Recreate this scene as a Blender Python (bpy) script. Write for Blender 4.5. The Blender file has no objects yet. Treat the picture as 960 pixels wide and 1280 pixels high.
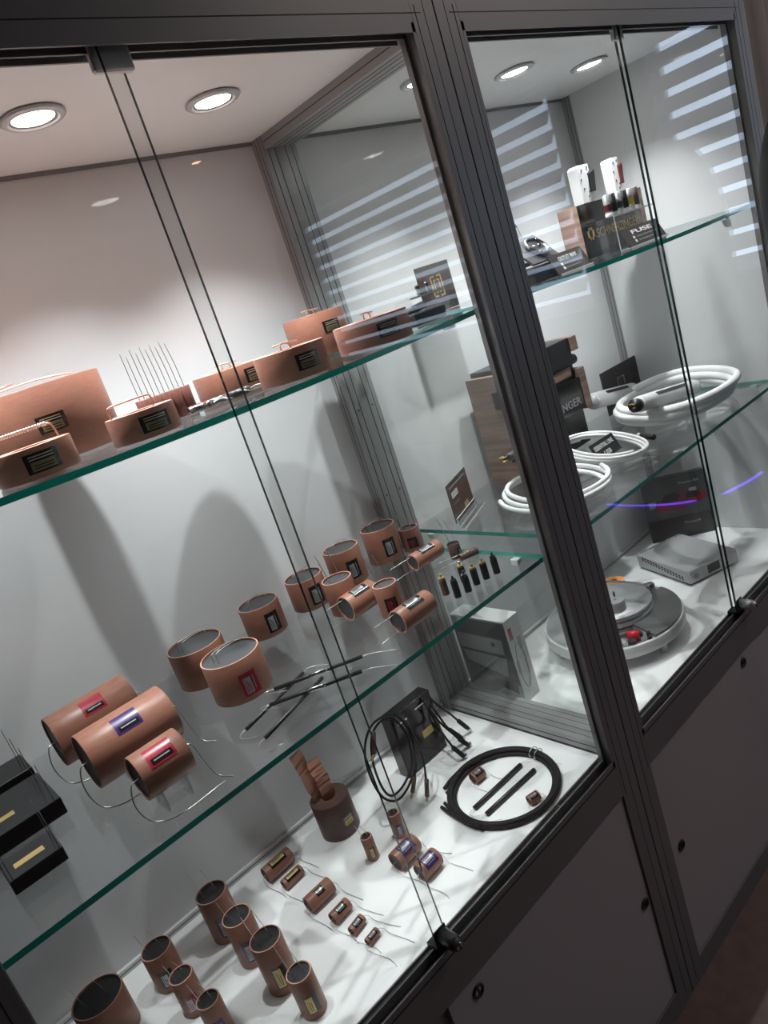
import bpy, math, random
from mathutils import Vector, Matrix
random.seed(7)
S = bpy.context.scene
COL = S.collection
PI = math.pi

# ------------------------------------------------------------------ camera
RW = [[0.7095117765290877, -0.6342934753830373, -0.3070257742487529],
      [-0.40484381698260785, -0.01027784041283808, -0.9143280865462906],
      [0.5767967777454124, 0.7730240313748056, -0.2640820404714279]]
CP = Vector((-0.9145903831187876, -0.7457568045534059, 1.4865934842668465))
FP = 915.204
cam_data = bpy.data.cameras.new('camera')
cam = bpy.data.objects.new('camera', cam_data)
COL.objects.link(cam)
r_, d_, f_ = [Vector(v) for v in RW]
M = Matrix.Identity(4)
for i in range(3):
    M[i][0] = r_[i]; M[i][1] = -d_[i]; M[i][2] = -f_[i]; M[i][3] = CP[i]
cam.matrix_world = M
cam_data.sensor_fit = 'VERTICAL'
cam_data.sensor_height = 36.0
cam_data.lens = FP / 1280 * 36
cam_data.clip_start = 0.02
S.camera = cam

# ------------------------------------------------------------------ world, exposure
LAMP = 16.0         # glow of the downlight glass
SPREAD = 106
SPOT = 17.0          # power of each cabinet downlight in watts
WIN = 2.2           # emission of the sky behind the blinds
w = bpy.data.worlds.new('world'); S.world = w
w.use_nodes = True
w.node_tree.nodes['Background'].inputs[0].default_value = (0.5, 0.6, 0.8, 1)
w.node_tree.nodes['Background'].inputs[1].default_value = 0.02
S.view_settings.view_transform = 'Standard'
S.view_settings.look = 'None'
S.view_settings.gamma = 1
S.view_settings.use_curve_mapping = False
S.view_settings.exposure = 0.5
S.cycles.transparent_max_bounces = 48
S.cycles.max_bounces = 12
S.cycles.sample_clamp_indirect = 4.0
S.cycles.blur_glossy = 0.5
S.cycles.caustics_reflective = True


def ray(u, v):
    return r_ * ((u - 480) / FP) + d_ * ((v - 640) / FP) + f_


def Zp(u, v, z):
    d = ray(u, v); return CP + d * ((z - CP.z) / d.z)


def Yp(u, v, y):
    d = ray(u, v); return CP + d * ((y - CP.y) / d.y)


def Xp(u, v, x):
    d = ray(u, v); return CP + d * ((x - CP.x) / d.x)


# ------------------------------------------------------------------ materials
def mat(name, col, rough=0.5, metal=0.0, coat=0.0, spec=0.5, grain=None, bump=None, trans=0.0, coat_rough=0.05):
    m = bpy.data.materials.new(name); m.use_nodes = True
    nt = m.node_tree; b = nt.nodes['Principled BSDF']
    b.inputs['Base Color'].default_value = (*col, 1)
    b.inputs['Roughness'].default_value = rough
    b.inputs['Metallic'].default_value = metal
    b.inputs['Coat Weight'].default_value = coat
    b.inputs['Coat Roughness'].default_value = coat_rough
    b.inputs['Specular IOR Level'].default_value = spec
    b.inputs['Transmission Weight'].default_value = trans
    tc = nt.nodes.new('ShaderNodeTexCoord')
    if grain:     # (scale xyz, amount)
        sc, amt = grain
        mp = nt.nodes.new('ShaderNodeMapping'); mp.inputs['Scale'].default_value = sc
        nz = nt.nodes.new('ShaderNodeTexNoise'); nz.inputs['Scale'].default_value = 1; nz.inputs['Detail'].default_value = 4
        cr = nt.nodes.new('ShaderNodeValToRGB')
        cr.color_ramp.elements[0].position = 0.3; cr.color_ramp.elements[1].position = 0.7
        cr.color_ramp.elements[0].color = (*[c * (1 - amt) for c in col], 1)
        cr.color_ramp.elements[1].color = (*[min(1, c * (1 + amt)) for c in col], 1)
        nt.links.new(tc.outputs['Object'], mp.inputs[0]); nt.links.new(mp.outputs[0], nz.inputs['Vector'])
        nt.links.new(nz.outputs['Fac'], cr.inputs[0]); nt.links.new(cr.outputs[0], b.inputs['Base Color'])
    if bump:      # (scale, strength)
        nz = nt.nodes.new('ShaderNodeTexNoise'); nz.inputs['Scale'].default_value = bump[0]; nz.inputs['Detail'].default_value = 3
        bp = nt.nodes.new('ShaderNodeBump'); bp.inputs['Strength'].default_value = bump[1]; bp.inputs['Distance'].default_value = 0.001
        nt.links.new(tc.outputs['Object'], nz.inputs['Vector']); nt.links.new(nz.outputs['Fac'], bp.inputs['Height'])
        nt.links.new(bp.outputs[0], b.inputs['Normal'])
    return m


def glass_mat(name, tint, f0=0.045, rough=0.0):
    m = bpy.data.materials.new(name); m.use_nodes = True
    nt = m.node_tree; nt.nodes.clear()
    out = nt.nodes.new('ShaderNodeOutputMaterial'); mx = nt.nodes.new('ShaderNodeMixShader')
    tr = nt.nodes.new('ShaderNodeBsdfTransparent'); gl = nt.nodes.new('ShaderNodeBsdfGlossy')
    tr.inputs[0].default_value = (*tint, 1); gl.inputs['Roughness'].default_value = rough
    lw = nt.nodes.new('ShaderNodeLayerWeight'); lw.inputs[0].default_value = 0.5
    p = nt.nodes.new('ShaderNodeMath'); p.operation = 'POWER'; p.inputs[1].default_value = 5
    a = nt.nodes.new('ShaderNodeMath'); a.operation = 'MULTIPLY_ADD'; a.inputs[1].default_value = 1 - f0; a.inputs[2].default_value = f0
    nt.links.new(lw.outputs['Facing'], p.inputs[0]); nt.links.new(p.outputs[0], a.inputs[0])
    nt.links.new(a.outputs[0], mx.inputs[0]); nt.links.new(tr.outputs[0], mx.inputs[1]); nt.links.new(gl.outputs[0], mx.inputs[2])
    nt.links.new(mx.outputs[0], out.inputs[0])
    return m


def emit(name, col, s):
    m = bpy.data.materials.new(name); m.use_nodes = True
    nt = m.node_tree; nt.nodes.clear()
    out = nt.nodes.new('ShaderNodeOutputMaterial'); e = nt.nodes.new('ShaderNodeEmission')
    e.inputs[0].default_value = (*col, 1); e.inputs[1].default_value = s
    nt.links.new(e.outputs[0], out.inputs[0])
    return m


MT = dict(
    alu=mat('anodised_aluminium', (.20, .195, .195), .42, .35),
    alu_in=mat('satin_aluminium', (.33, .33, .33), .4, .35),  # same aluminium as the front frame, interior light put into a paler colour
    steel=mat('dark_steel', (.24, .24, .245), .35, .7),
    ringwhite=mat('lamp_ring', (.62, .62, .62), .3, .2),
    groove=mat('groove_black', (.012, .012, .014), .7),
    white=mat('white_laminate', (.655, .66, .67), .55, coat=.35, coat_rough=.02, bump=(260, .12)),
    ceil=mat('white_ceiling_laminate', (.90, .90, .90), .5, coat=.3, coat_rough=.05),
    floor_white=mat('white_display_base', (.86, .86, .865), .32, coat=.15),
    panel=mat('grey_door_laminate', (.40, .365, .36), .5),
    glass=glass_mat('clear_glass', (.975, .985, .98)),
    edge=mat('glass_edge_green', (.008, .27, .21), .12, spec=.6),
    edge_dark=mat('door_glass_edge', (.003, .022, .022), .1, spec=.7),
    acryl=glass_mat('clear_acrylic', (.97, .97, .975)),
    acryl_edge=mat('acrylic_edge', (.72, .74, .76), .15, spec=.8),
    copper=mat('copper_paper', (.265, .115, .076), .42, grain=((60, 60, 900), .13), spec=.4, coat=.08, coat_rough=.3),
    rim=mat('copper_paper_rim', (.50, .27, .20), .5),
    fill=mat('dark_resin', (.018, .018, .021), .45),
    fill_grey=mat('grey_resin', (.05, .052, .055), .5),
    brown=mat('brown_wrap', (.075, .038, .03), .5, grain=((40, 40, 700), .2)),
    black=mat('gloss_black', (.006, .006, .007), .18, coat=.15),
    plugbrown=mat('plug_brown', (.10, .045, .03), .35), tubecopper=mat('dark_copper_tube', (.17, .065, .05), .35, coat=.2),
    printred=mat('printed_red', (.22, .008, .02), .4),
    satin=mat('satin_black', (.012, .012, .013), .4),
    rubber=mat('black_rubber', (.009, .009, .010), .7, spec=.3),
    darkgrey=mat('dark_grey', (.05, .05, .055), .4),
    gold=mat('gold_print', (.55, .40, .16), .35, .6),
    golddim=mat('dull_gold_print', (.20, .15, .075), .35, .4),
    silver=mat('silver_print', (.42, .42, .44), .3, .4),
    red=mat('red_label', (.33, .018, .04), .25, coat=.5),
    purple=mat('purple_label', (.045, .018, .12), .25, coat=.5),
    labelblack=mat('black_label', (.010, .009, .009), .25, coat=.4),
    wire=mat('tinned_wire', (.55, .54, .53), .3, .9),
    copperwire=mat('copper_wire', (.62, .36, .27), .35, .7),
    foil=mat('copper_foil', (.52, .27, .19), .3, .9, bump=(60, .35)),
    wood=mat('walnut_wood', (.215, .14, .11), .5, grain=((5, 5, 85), .42)),
    cable_w=mat('white_braid', (.78, .78, .78), .55, bump=(900, .5)),
    plastic_w=mat('white_plastic', (.60, .60, .60), .35),
    bead=mat('ceramic_bead', (.75, .66, .6), .35),
    chrome=mat('chrome', (.62, .62, .63), .14, 1.0),
    alu_light=mat('brushed_silver', (.48, .48, .49), .38, .6),
    device=mat('device_silver', (.42, .42, .43), .45, .2),
    orange=mat('orange_disc', (.75, .30, .08), .5),
    redpart=mat('red_part', (.6, .01, .03), .35),
    screen=mat('dark_screen', (.01, .028, .022), .1, coat=.5),
    wtext=mat('white_print', (.72, .72, .72), .5),
    gtext=mat('grey_print', (.28, .28, .29), .5),
    card=mat('dark_card', (.022, .02, .02), .35, coat=.15),
    cardbrown=mat('brown_print', (.05, .028, .02), .4),
    greyprint=mat('machine_print', (.30, .31, .31), .4),
    greycard=mat('grey_card', (.06, .068, .066), .4, coat=.2),
    whitecard=mat('white_card', (.58, .575, .575), .45),
    carpet=mat('brown_floor', (.15, .095, .085), .6, grain=((25, 25, 25), .15)),
    roomwall=mat('room_wall_grey', (.14, .13, .125), .8),
    roomceil=mat('room_ceiling_grey', (.25, .24, .235), .8),
    slat=mat('blind_slat', (.35, .37, .4), .5),
    curtain=mat('grey_fabric', (.32, .30, .30), .9),
    lamp=emit('lamp_glow', (1, .965, .93), LAMP),
    sky=emit('window_daylight', (.62, .78, 1.0), WIN),
    roomlamp=emit('room_lamp_glow', (1, .88, .82), 58),  # glow of the added, unseen fill lamps
    warmspot=emit('warm_spot_glow', (1, .5, .25), 14),
    led=emit('led_glow', (.15, .08, 1.0), 4),
    fusered=mat('fuse_red', (.07, .006, .006), .4), fuseyel=mat('fuse_yellow', (.6, .42, .03), .4),
    frost=mat('frosted_plastic', (.75, .75, .76), .5, trans=.2),
)


# ------------------------------------------------------------------ mesh builder
class MB:
    def __init__(s): s.v = []; s.f = []; s.m = []; s.s = []; s.mats = []

    def mi(s, m):
        if m not in s.mats: s.mats.append(m)
        return s.mats.index(m)

    def add(s, vs, fs, m, smooth=False):
        o = len(s.v); s.v += [Vector(p) for p in vs]; k = s.mi(m)
        for f in fs:
            s.f.append([o + i for i in f]); s.m.append(k); s.s.append(smooth)
        return s

    def box(s, x0, x1, y0, y1, z0, z1, m, b=0.0):
        if b <= 0:
            vs = [(x, y, z) for z in (z0, z1) for y in (y0, y1) for x in (x0, x1)]
            return s.add(vs, [(0, 2, 3, 1), (4, 5, 7, 6), (0, 1, 5, 4), (2, 6, 7, 3), (0, 4, 6, 2), (1, 3, 7, 5)], m)
        # chamfered box: 24 vertices
        X, Y, Z = (x0, x1), (y0, y1), (z0, z1); vs = []; ix = {}
        for i in (0, 1):
            for j in (0, 1):
                for k in (0, 1):
                    sx, sy, sz = (1 if i == 0 else -1), (1 if j == 0 else -1), (1 if k == 0 else -1)
                    for a in range(3):
                        p = [X[i], Y[j], Z[k]]
                        if a != 0: p[0] += sx * b
                        if a != 1: p[1] += sy * b
                        if a != 2: p[2] += sz * b
                        ix[(i, j, k, a)] = len(vs); vs.append(p)
        fs = []
        for a in range(3):
            o = [q for q in range(3) if q != a]
            for e in (0, 1):
                q = []
                for c in ((0, 0), (1, 0), (1, 1), (0, 1)):
                    t = [0, 0, 0]; t[a] = e; t[o[0]] = c[0]; t[o[1]] = c[1]
                    q.append(ix[(*t, a)])
                fs.append(q)
        for a in range(3):
            o = [q for q in range(3) if q != a]
            for c in ((0, 0), (1, 0), (1, 1), (0, 1)):
                t0 = [0, 0, 0]; t0[o[0]] = c[0]; t0[o[1]] = c[1]; t1 = list(t0); t1[a] = 1
                fs.append([ix[(*t0, o[0])], ix[(*t1, o[0])], ix[(*t1, o[1])], ix[(*t0, o[1])]])
        for i in (0, 1):
            for j in (0, 1):
                for k in (0, 1):
                    fs.append([ix[(i, j, k, a)] for a in range(3)])
        return s.add(vs, fs, m)

    def quad(s, a, b, c, d, m): return s.add([a, b, c, d], [(0, 1, 2, 3)], m)

    def slab(s, P, n, t, m, me=None):
        """polygon P (3d points) pushed by thickness t along n"""
        P = [Vector(p) for p in P]; n = Vector(n).normalized() * t; k = len(P)
        s.add(P + [p + n for p in P], [tuple(range(k)), tuple(range(2 * k - 1, k - 1, -1))], m)
        s.add(P + [p + n for p in P], [(i, (i + 1) % k, (i + 1) % k + k, i + k) for i in range(k)], me or m)
        return s

    def lathe(s, prof, m, seg=40, fr=None, smooth=True, closed=False):
        """prof: (radius, axial[, material]); fr maps (rad cos, rad sin, axial)"""
        fr = fr or (lambda a, b, c: (a, b, c))
        vs = []
        for r, z in prof:
            for i in range(seg):
                a = 2 * PI * i / seg
                vs.append(fr(r * math.cos(a), r * math.sin(a), z))
        fs = []
        for j in range(len(prof) - 1):
            for i in range(seg):
                fs.append((j * seg + i, j * seg + (i + 1) % seg, (j + 1) * seg + (i + 1) % seg, (j + 1) * seg + i))
        return s.add(vs, fs, m, smooth)

    def disc(s, r, z, m, seg=40, fr=None, r0=0):
        fr = fr or (lambda a, b, c: (a, b, c))
        vs = [fr(r * math.cos(2 * PI * i / seg), r * math.sin(2 * PI * i / seg), z) for i in range(seg)]
        return s.add(vs, [tuple(range(seg))], m)

    def cyl(s, r, z0, z1, m, seg=32, fr=None, ch=0.0):
        p = [(r - ch, z0), (r, z0 + ch), (r, z1 - ch), (r - ch, z1)] if ch else [(r, z0), (r, z1)]
        s.lathe(p, m, seg, fr); s.disc(p[0][0], z0, m, seg, fr); s.disc(p[-1][0], z1, m, seg, fr); return s

    def tube(s, pts, r, m, seg=8, smooth_n=0, closed=False, caps=True):
        P = [Vector(p) for p in pts]
        if smooth_n: P = spline(P, smooth_n, closed)
        n = len(P); vs = []; rs = r if isinstance(r, (list, tuple)) else [r] * n
        T = [(P[(i + 1) % n] - P[i - 1]).normalized() if closed else (P[min(i + 1, n - 1)] - P[max(i - 1, 0)]).normalized() for i in range(n)]
        u = T[0].orthogonal().normalized()
        for i in range(n):
            u = (u - T[i] * u.dot(T[i])).normalized(); v = T[i].cross(u)
            for k in range(seg):
                a = 2 * PI * k / seg
                vs.append(P[i] + (u * math.cos(a) + v * math.sin(a)) * rs[i])
        fs = []
        for i in range(n if closed else n - 1):
            j = (i + 1) % n
            for k in range(seg):
                fs.append((i * seg + k, i * seg + (k + 1) % seg, j * seg + (k + 1) % seg, j * seg + k))
        if not closed and caps:
            fs.append(tuple(range(seg))[::-1]); fs.append(tuple(range((n - 1) * seg, n * seg)))
        return s.add(vs, fs, m, True)

    def build(s, name, parent=None, **props):
        me = bpy.data.meshes.new(name)
        me.from_pydata([tuple(v) for v in s.v], [], s.f)
        for m in s.mats: me.materials.append(MT[m])
        for p, k, sm in zip(me.polygons, s.m, s.s): p.material_index = k; p.use_smooth = sm
        me.update()
        o = bpy.data.objects.new(name, me); COL.objects.link(o)
        if parent is not None: o.parent = parent
        for k, v in props.items(): o[k] = v
        return o


def spline(P, n, closed=False):
    out = []; N = len(P)
    for i in range(N if closed else N - 1):
        p0 = P[i - 1] if (i > 0 or closed) else P[0] * 2 - P[1]
        p1 = P[i]; p2 = P[(i + 1) % N]
        p3 = P[(i + 2) % N] if (i + 2 < N or closed) else P[-1] * 2 - P[-2]
        for k in range(n):
            t = k / n
            out.append(.5 * ((2 * p1) + (p2 - p0) * t + (2 * p0 - 5 * p1 + 4 * p2 - p3) * t * t + (3 * p1 - p0 - 3 * p2 + p3) * t ** 3))
    if not closed: out.append(P[-1])
    return out


def empty(name, loc, label=None, cat=None, group=None, rz=0.0):
    o = bpy.data.objects.new(name, None); COL.objects.link(o)
    o.location = loc; o.rotation_euler = (0, 0, rz); o.empty_display_size = .02
    if label: o['label'] = label
    if cat: o['category'] = cat
    if group: o['group'] = group
    return o


def tag(o, label=None, cat=None, group=None, kind=None):
    if label: o['label'] = label
    if cat: o['category'] = cat
    if group: o['group'] = group
    if kind: o['kind'] = kind
    return o


def lettering(txt, org, ux, uy, size, m, parent=None, name='lettering', depth=0.0002, width=None):
    """text standing on the plane spanned by unit vectors ux, uy from point org (bottom left)"""
    c = bpy.data.curves.new('t', 'FONT'); c.body = txt; c.size = size; c.extrude = depth; c.offset = size * .018
    o = bpy.data.objects.new('t', c); COL.objects.link(o)
    bpy.context.view_layer.update()
    me = bpy.data.meshes.new_from_object(o.evaluated_get(bpy.context.evaluated_depsgraph_get()))
    bpy.data.objects.remove(o); bpy.data.curves.remove(c)
    ux = Vector(ux).normalized(); uy = Vector(uy).normalized(); n = ux.cross(uy)
    if width and len(me.vertices):
        mx = max(v.co.x for v in me.vertices); k = width / mx
    else: k = 1
    for v in me.vertices:
        p = Vector(org) + ux * v.co.x * k + uy * v.co.y + n * (v.co.z + depth)
        v.co = p
    me.materials.clear(); me.materials.append(MT[m])
    q = bpy.data.objects.new(name, me); COL.objects.link(q)
    if parent is not None: q.parent = parent
    return q


# ------------------------------------------------------------------ dimensions
A = .0486; ZT = 1.8177; ZB = .6076; ZC = 1.8272; ZF = .598; D = .457; PH = .0375
YF = .041; YS = .035; S1 = 1.011; TH = .008; TOPZ = 1.93


def S2(x):
    xc = -.5 if x < 0 else .5
    u = min(1, abs(x - xc) / .463)
    return 1.4325 - (.0095 if x < 0 else .006) * (1 - u * u)


# ------------------------------------------------------------------ room
def struct(name, mb):
    o = mb.build(name); o['kind'] = 'structure'; return o


RX0, RX1, RY0, RY1, RH = -3.2, 4.0, -6.2, .53, 2.75
struct('floor', MB().box(RX0, RX1 + .2, RY0, RY1, -.1, 0, 'carpet'))
struct('ceiling', MB().box(RX0, RX1 + .2, RY0, RY1, RH, RH + .1, 'roomceil'))
struct('wall_back', MB().box(RX0, RX1 + .2, RY1, RY1 + .1, 0, RH, 'roomwall'))
struct('wall_left', MB().box(RX0 - .1, RX0, RY0, RY1, 0, RH, 'roomwall'))
struct('wall_front', MB().box(RX0, RX1 + .2, RY0 - .1, RY0, 0, RH, 'roomwall'))
# window wall on the right with two openings
wins = [(-1.75, -.75), (-5.7, -2.45)]
WZ0, WZ1 = .95, 2.5
mb = MB()
mb.box(RX1, RX1 + .15, RY0, RY1, 0, WZ0, 'roomwall').box(RX1, RX1 + .15, RY0, RY1, WZ1, RH, 'roomwall')
ys = [RY0] + [y for w_ in sorted(wins) for y in w_] + [RY1]
for a, b in zip(ys[0::2], ys[1::2]): mb.box(RX1, RX1 + .15, a, b, WZ0, WZ1, 'roomwall')
struct('wall_right', mb)
for k, (y0, y1) in enumerate(wins):
    f = MB()
    for (a, b, c, d) in ((y0, y1, WZ0, WZ0 + .05), (y0, y1, WZ1 - .05, WZ1), (y0, y0 + .05, WZ0, WZ1), (y1 - .05, y1, WZ0, WZ1)):
        f.box(RX1 + .06, RX1 + .11, a, b, c, d, 'slat')
    f.box(RX1 + .14, RX1 + .145, y0, y1, WZ0, WZ1, 'sky')
    struct('window_%d' % (k + 1), f)
    root = empty('venetian_blind', (RX1 - .03, (y0 + y1) / 2, WZ1), ['venetian blind on the narrow window nearest the display cases', 'venetian blind on the wide window further along the wall'][k], 'blind', 'venetian blinds')
    h = (y1 - y0) / 2
    MB().box(-.03, .03, -h, h, 0, .05, 'slat').build('head_rail', root)
    z = -.06; sl = MB()
    while z > WZ0 - WZ1:
        sl.slab([(-.028, -h, z - .046), (.028, -h, z + .046), (.028, h, z + .046), (-.028, h, z - .046)], (0, 0, 1), .0015, 'slat'); z -= .13
    sl.build('slat_stack', root)
# fill lamps added out of view to brighten the case fronts
for k, (x, y) in enumerate([(1.1, -1.15), (1.9, -1.15), (2.7, -1.15)]):
    r0 = empty('room_downlight', (x, y, RH), ['recessed room ceiling lamp nearest the cases', 'middle one of the recessed room ceiling lamps', 'recessed room ceiling lamp furthest to the right'][k], 'ceiling light', 'room ceiling lights')
    MB().lathe([(.095, -.001), (.11, -.004), (.095, -.006)], 'alu_light').build('ring', r0)
    MB().cyl(.09, -.003, -.001, 'roomlamp', 24).build('lamp', r0)


pw = Zp(247, 201, RH)
r0 = empty('wall_washer', (pw.x, -pw.y, RH), 'tiny warm room spotlight reflected high in the left glass door', 'ceiling light')
MB().lathe([(.035, -.001), (.045, -.004), (.035, -.006)], 'alu_light').build('ring', r0)
MB().cyl(.034, -.003, -.001, 'warmspot', 24).build('lamp', r0)


lp = [Zp(u, v, .006) for (u, v) in ((770, 630), (795, 632), (840, 631), (880, 626), (910, 617), (940, 602), (958, 590))]
c0 = Vector((lp[2].x, -lp[2].y, 0))
P_ = spline([Vector((p.x, -p.y, .006)) - c0 for p in lp], 4)
rl = empty('light_strip', c0, 'thin violet blue light strip lying on the room floor, reflected in the right case', 'light strip')
MB().tube([tuple(p) for p in P_], .006, 'led', 8).build('glow_tube', rl)

# ------------------------------------------------------------------ display cabinets
def cabinet(x0, x1, label, left):
    root = empty('display_cabinet', ((x0 + x1) / 2, D / 2, 0), label, 'display case', 'glass display cases')
    ox, oy = (x0 + x1) / 2, D / 2

    def B(mb, name, par=None, **k):
        for i in range(len(mb.v)): mb.v[i] = mb.v[i] - Vector((ox, oy, 0))
        return mb.build(name, par or root, **k)
    # front frame with posts, header and rails
    f = MB()
    for sx in (0, 1):
        a, b = (x0 + .001, x0 + A) if sx == 0 else (x1 - A, x1 - .001)
        f.box(a, b, 0, .034, 0, TOPZ, 'alu', .0006)
        # profile lines on the post face
        q = b - .0085 if sx == 0 else a + .0085
        f.box(q - .0005, q + .0005, -.0004, .0002, .53, TOPZ - .09, 'groove')
        q = b - .0265 if sx == 0 else a + .0265
        f.box(q - .0004, q + .0004, -.0003, .0002, .02, TOPZ - .01, 'groove')
        # inner jamb lips that guide the sliding panes
        e = b if sx == 0 else a; sg = 1 if sx == 0 else -1
        for y in (.0015, .0205):
            f.box(min(e, e + sg * .006), max(e, e + sg * .006), y - .0015, y + .0015, ZB - .01, ZT, 'alu')
    f.box(x0 + A, x1 - A, 0, .04, ZT, TOPZ, 'alu')
    f.box(x0 + .03, x1 - .03, -.0004, .0002, ZT + .0115, ZT + .0125, 'groove')
    for y in (.0015, .0205, .039):
        f.box(x0 + A, x1 - A, y - .0015, y + .0015, ZT - .012, ZT, 'alu')
    f.box(x0 + A, x1 - A, .003, .0385, ZT - .001, ZT, 'groove')
    # lower front rail with the double track
    f.box(x0 + A, x1 - A, 0, .04, .532, ZF - .006, 'alu')
    for y in (.0012, .0205, .0395):
        f.box(x0 + A, x1 - A, y - .0012, y + .0012, ZF - .006, ZB if y < .03 else ZF + .0005, 'alu')
    f.box(x0 + A, x1 - A, .003, .0385, ZF - .0058, ZF - .005, 'groove')
    f.box(x0 + A, x1 - A, -.0004, .0002, ZB - .0125, ZB - .0105, 'groove')
    f.box(x0 + A, x1 - A, 0, .04, .0, .049, 'alu')
    B(f, 'front_frame')
    # rear posts and side rails
    for sx in (0, 1):
        e = x0 if sx == 0 else x1; sg = 1 if sx == 0 else -1
        p = MB()
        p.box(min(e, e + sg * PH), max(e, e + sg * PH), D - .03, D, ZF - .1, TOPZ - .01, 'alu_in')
        for k in (.012, .027):
            q = e + sg * k
            p.box(q - .0006, q + .0006, D - .0305, D - .029, ZF, ZC, 'groove')
        for k in (.009, .019):
            q = D - .03 + k
            p.box(min(e + sg * (PH - .0005), e + sg * (PH + .0004)), max(e + sg * (PH - .0005), e + sg * (PH + .0004)), q - .0005, q + .0005, ZF, ZC, 'groove')
        for z in (1.30, 1.115, 1.40): p.cyl(.0018, 0, .0006, 'groove', 10, fr=lambda a_, b_, c_: (e + sg * .019 + a_, D - .0305 - c_, z + b_))
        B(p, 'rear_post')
        for (za, zb) in ((ZF - .01, ZF + .024), (ZC - .022, ZC + .01)):
            r = MB()
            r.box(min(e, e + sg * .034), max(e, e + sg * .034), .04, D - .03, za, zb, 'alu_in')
            for k in (.0345,):
                for zz in (za + (zb - za) * .35, za + (zb - za) * .7):
                    r.box(min(e + sg * k, e + sg * (k - .001)), max(e + sg * k, e + sg * (k - .001)), .042, D - .031, zz - .0006, zz + .0006, 'groove')
            zt = zb if za < 1 else za
            for k in (.008, .022):
                q = e + sg * k
                r.box(q - .0005, q + .0005, .042, D - .031, zt - .0004, zt + .0004, 'groove')
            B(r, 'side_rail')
    B(MB().box(x0 + .034, x1 - .034, D, D + .012, ZF - .1, TOPZ - .01, 'white'), 'back_panel')
    bb = MB().box(x0 + PH, x1 - PH, D - .006, D, ZF, ZF + .012, 'white')
    bb.box(x0 + PH, x1 - PH, D - .0066, D - .0054, ZF + .0055, ZF + .0065, 'groove')
    B(bb, 'back_trim')
    B(MB().box(x0 + PH, x1 - PH, D - .004, D, ZC - .006, ZC, 'alu'), 'top_trim')
    # sides: glass at the joint and at the far left, white board at the far right
    for sx in (0, 1):
        e = x0 if sx == 0 else x1; sg = 1 if sx == 0 else -1
        if not left and sx == 1:
            B(MB().box(e - .04, e - .034, .036, D - .028, ZF + .0, ZC, 'white'), 'side_board')
        else:
            B(MB().box(min(e + sg * .016, e + sg * .020), max(e + sg * .016, e + sg * .020), .036, D - .028, ZF + .022, ZC - .02, 'glass'), 'side_glass')
    # ceiling board with three downlights
    xs = [-.765, -.505, -.243] if left else [.199, .471, .744]
    B(MB().box(x0 + .03, x1 - .03, .041, D, ZC, ZC + .016, 'ceil'), 'ceiling_board')
    B(MB().box(x0, x1, .0, D, TOPZ - .012, TOPZ, 'alu'), 'top_cover')
    for x in xs:
        d = MB()
        fr = lambda a, b, c: (x + a, .230 + b, ZC + c)
        d.lathe([(.030, -.0005), (.0395, -.0008), (.041, -.003), (.038, -.0055), (.0325, -.0065), (.029, -.004), (.028, .0)], 'ringwhite', 48, fr)
        dd = B(d, 'downlight')
        l = MB().cyl(.0265, -.0032, -.0012, 'lamp', 32, fr)
        l.lathe([(.0265, -.003), (.028, -.0045), (.0285, -.001)], 'chrome', 32, fr)
        for i in range(len(l.v)): l.v[i] -= Vector((ox, oy, 0))
        l.build('lamp', dd)
        ld = bpy.data.lights.new('downlight_beam', 'SPOT'); ld.energy = SPOT; ld.color = (.965, .98, 1)
        ld.shadow_soft_size = .009; ld.spot_size = math.radians(SPREAD); ld.spot_blend = 1.0
        lo = bpy.data.objects.new('downlight_beam', ld); COL.objects.link(lo)
        lo.location = (x - ox, .230 - oy, ZC - .006); lo.parent = dd
    # display base
    B(MB().box(x0 + .036, x1 - .036, YF, D, ZF - .018, ZF - .0004, 'floor_white'), 'display_base')
    # cupboard body and its two sliding doors
    c = MB().box(x0, x0 + .016, .04, D, .0, ZF - .018, 'panel').box(x1 - .016, x1, .04, D, 0, ZF - .018, 'panel').box(x0, x1, D - .012, D, 0, ZF - .018, 'panel').box(x0, x1, .03, D, .0, .04, 'panel')
    B(c, 'cupboard_body')
    for k in (0, 1):
        if k == 1: a, b, y = (x0 + .47, x1 - .042, .004)
        else: a, b, y = (x0 + .042, x0 + .53, .014) if left else (x0 + .042, x0 + .53, .004)
        if not left and k == 1: a, b, y = x0 + .5, x1 - .042, .014
        dr = B(MB().box(a, b, y, y + .008, .05, .531, 'panel', .0008), 'cupboard_door')
        locks = []
        if left and k == 1: locks = [(a + .057, .500, 1), (b - .024, .293, 0)]
        if not left and k == 0: locks = [(a + .042, .306, 0), (b - .073, .505, 1)]
        for (lx, lz, kind) in locks:
            q = MB()
            fr = lambda u, v, w_: (lx + u, y - w_, lz + v)
            q.lathe([(.0115, 0), (.0115, .0022), (.010, .003), (.0075, .003), (.007, .0008)], 'satin', 28, fr)
            q.disc(.0072, .0009, 'chrome' if kind else 'groove', 24, fr)
            q.box(lx - .0012, lx + .0012, y - .0028, y - .0009, lz - .005, lz + .005, 'groove')
            for i in range(len(q.v)): q.v[i] -= Vector((ox, oy, 0))
            q.build('door_lock' if kind else 'finger_pull', dr)
    # sliding glass panes
    edge_f, edge_b = (-.506, -.476) if left else (.492, .506)
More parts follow.
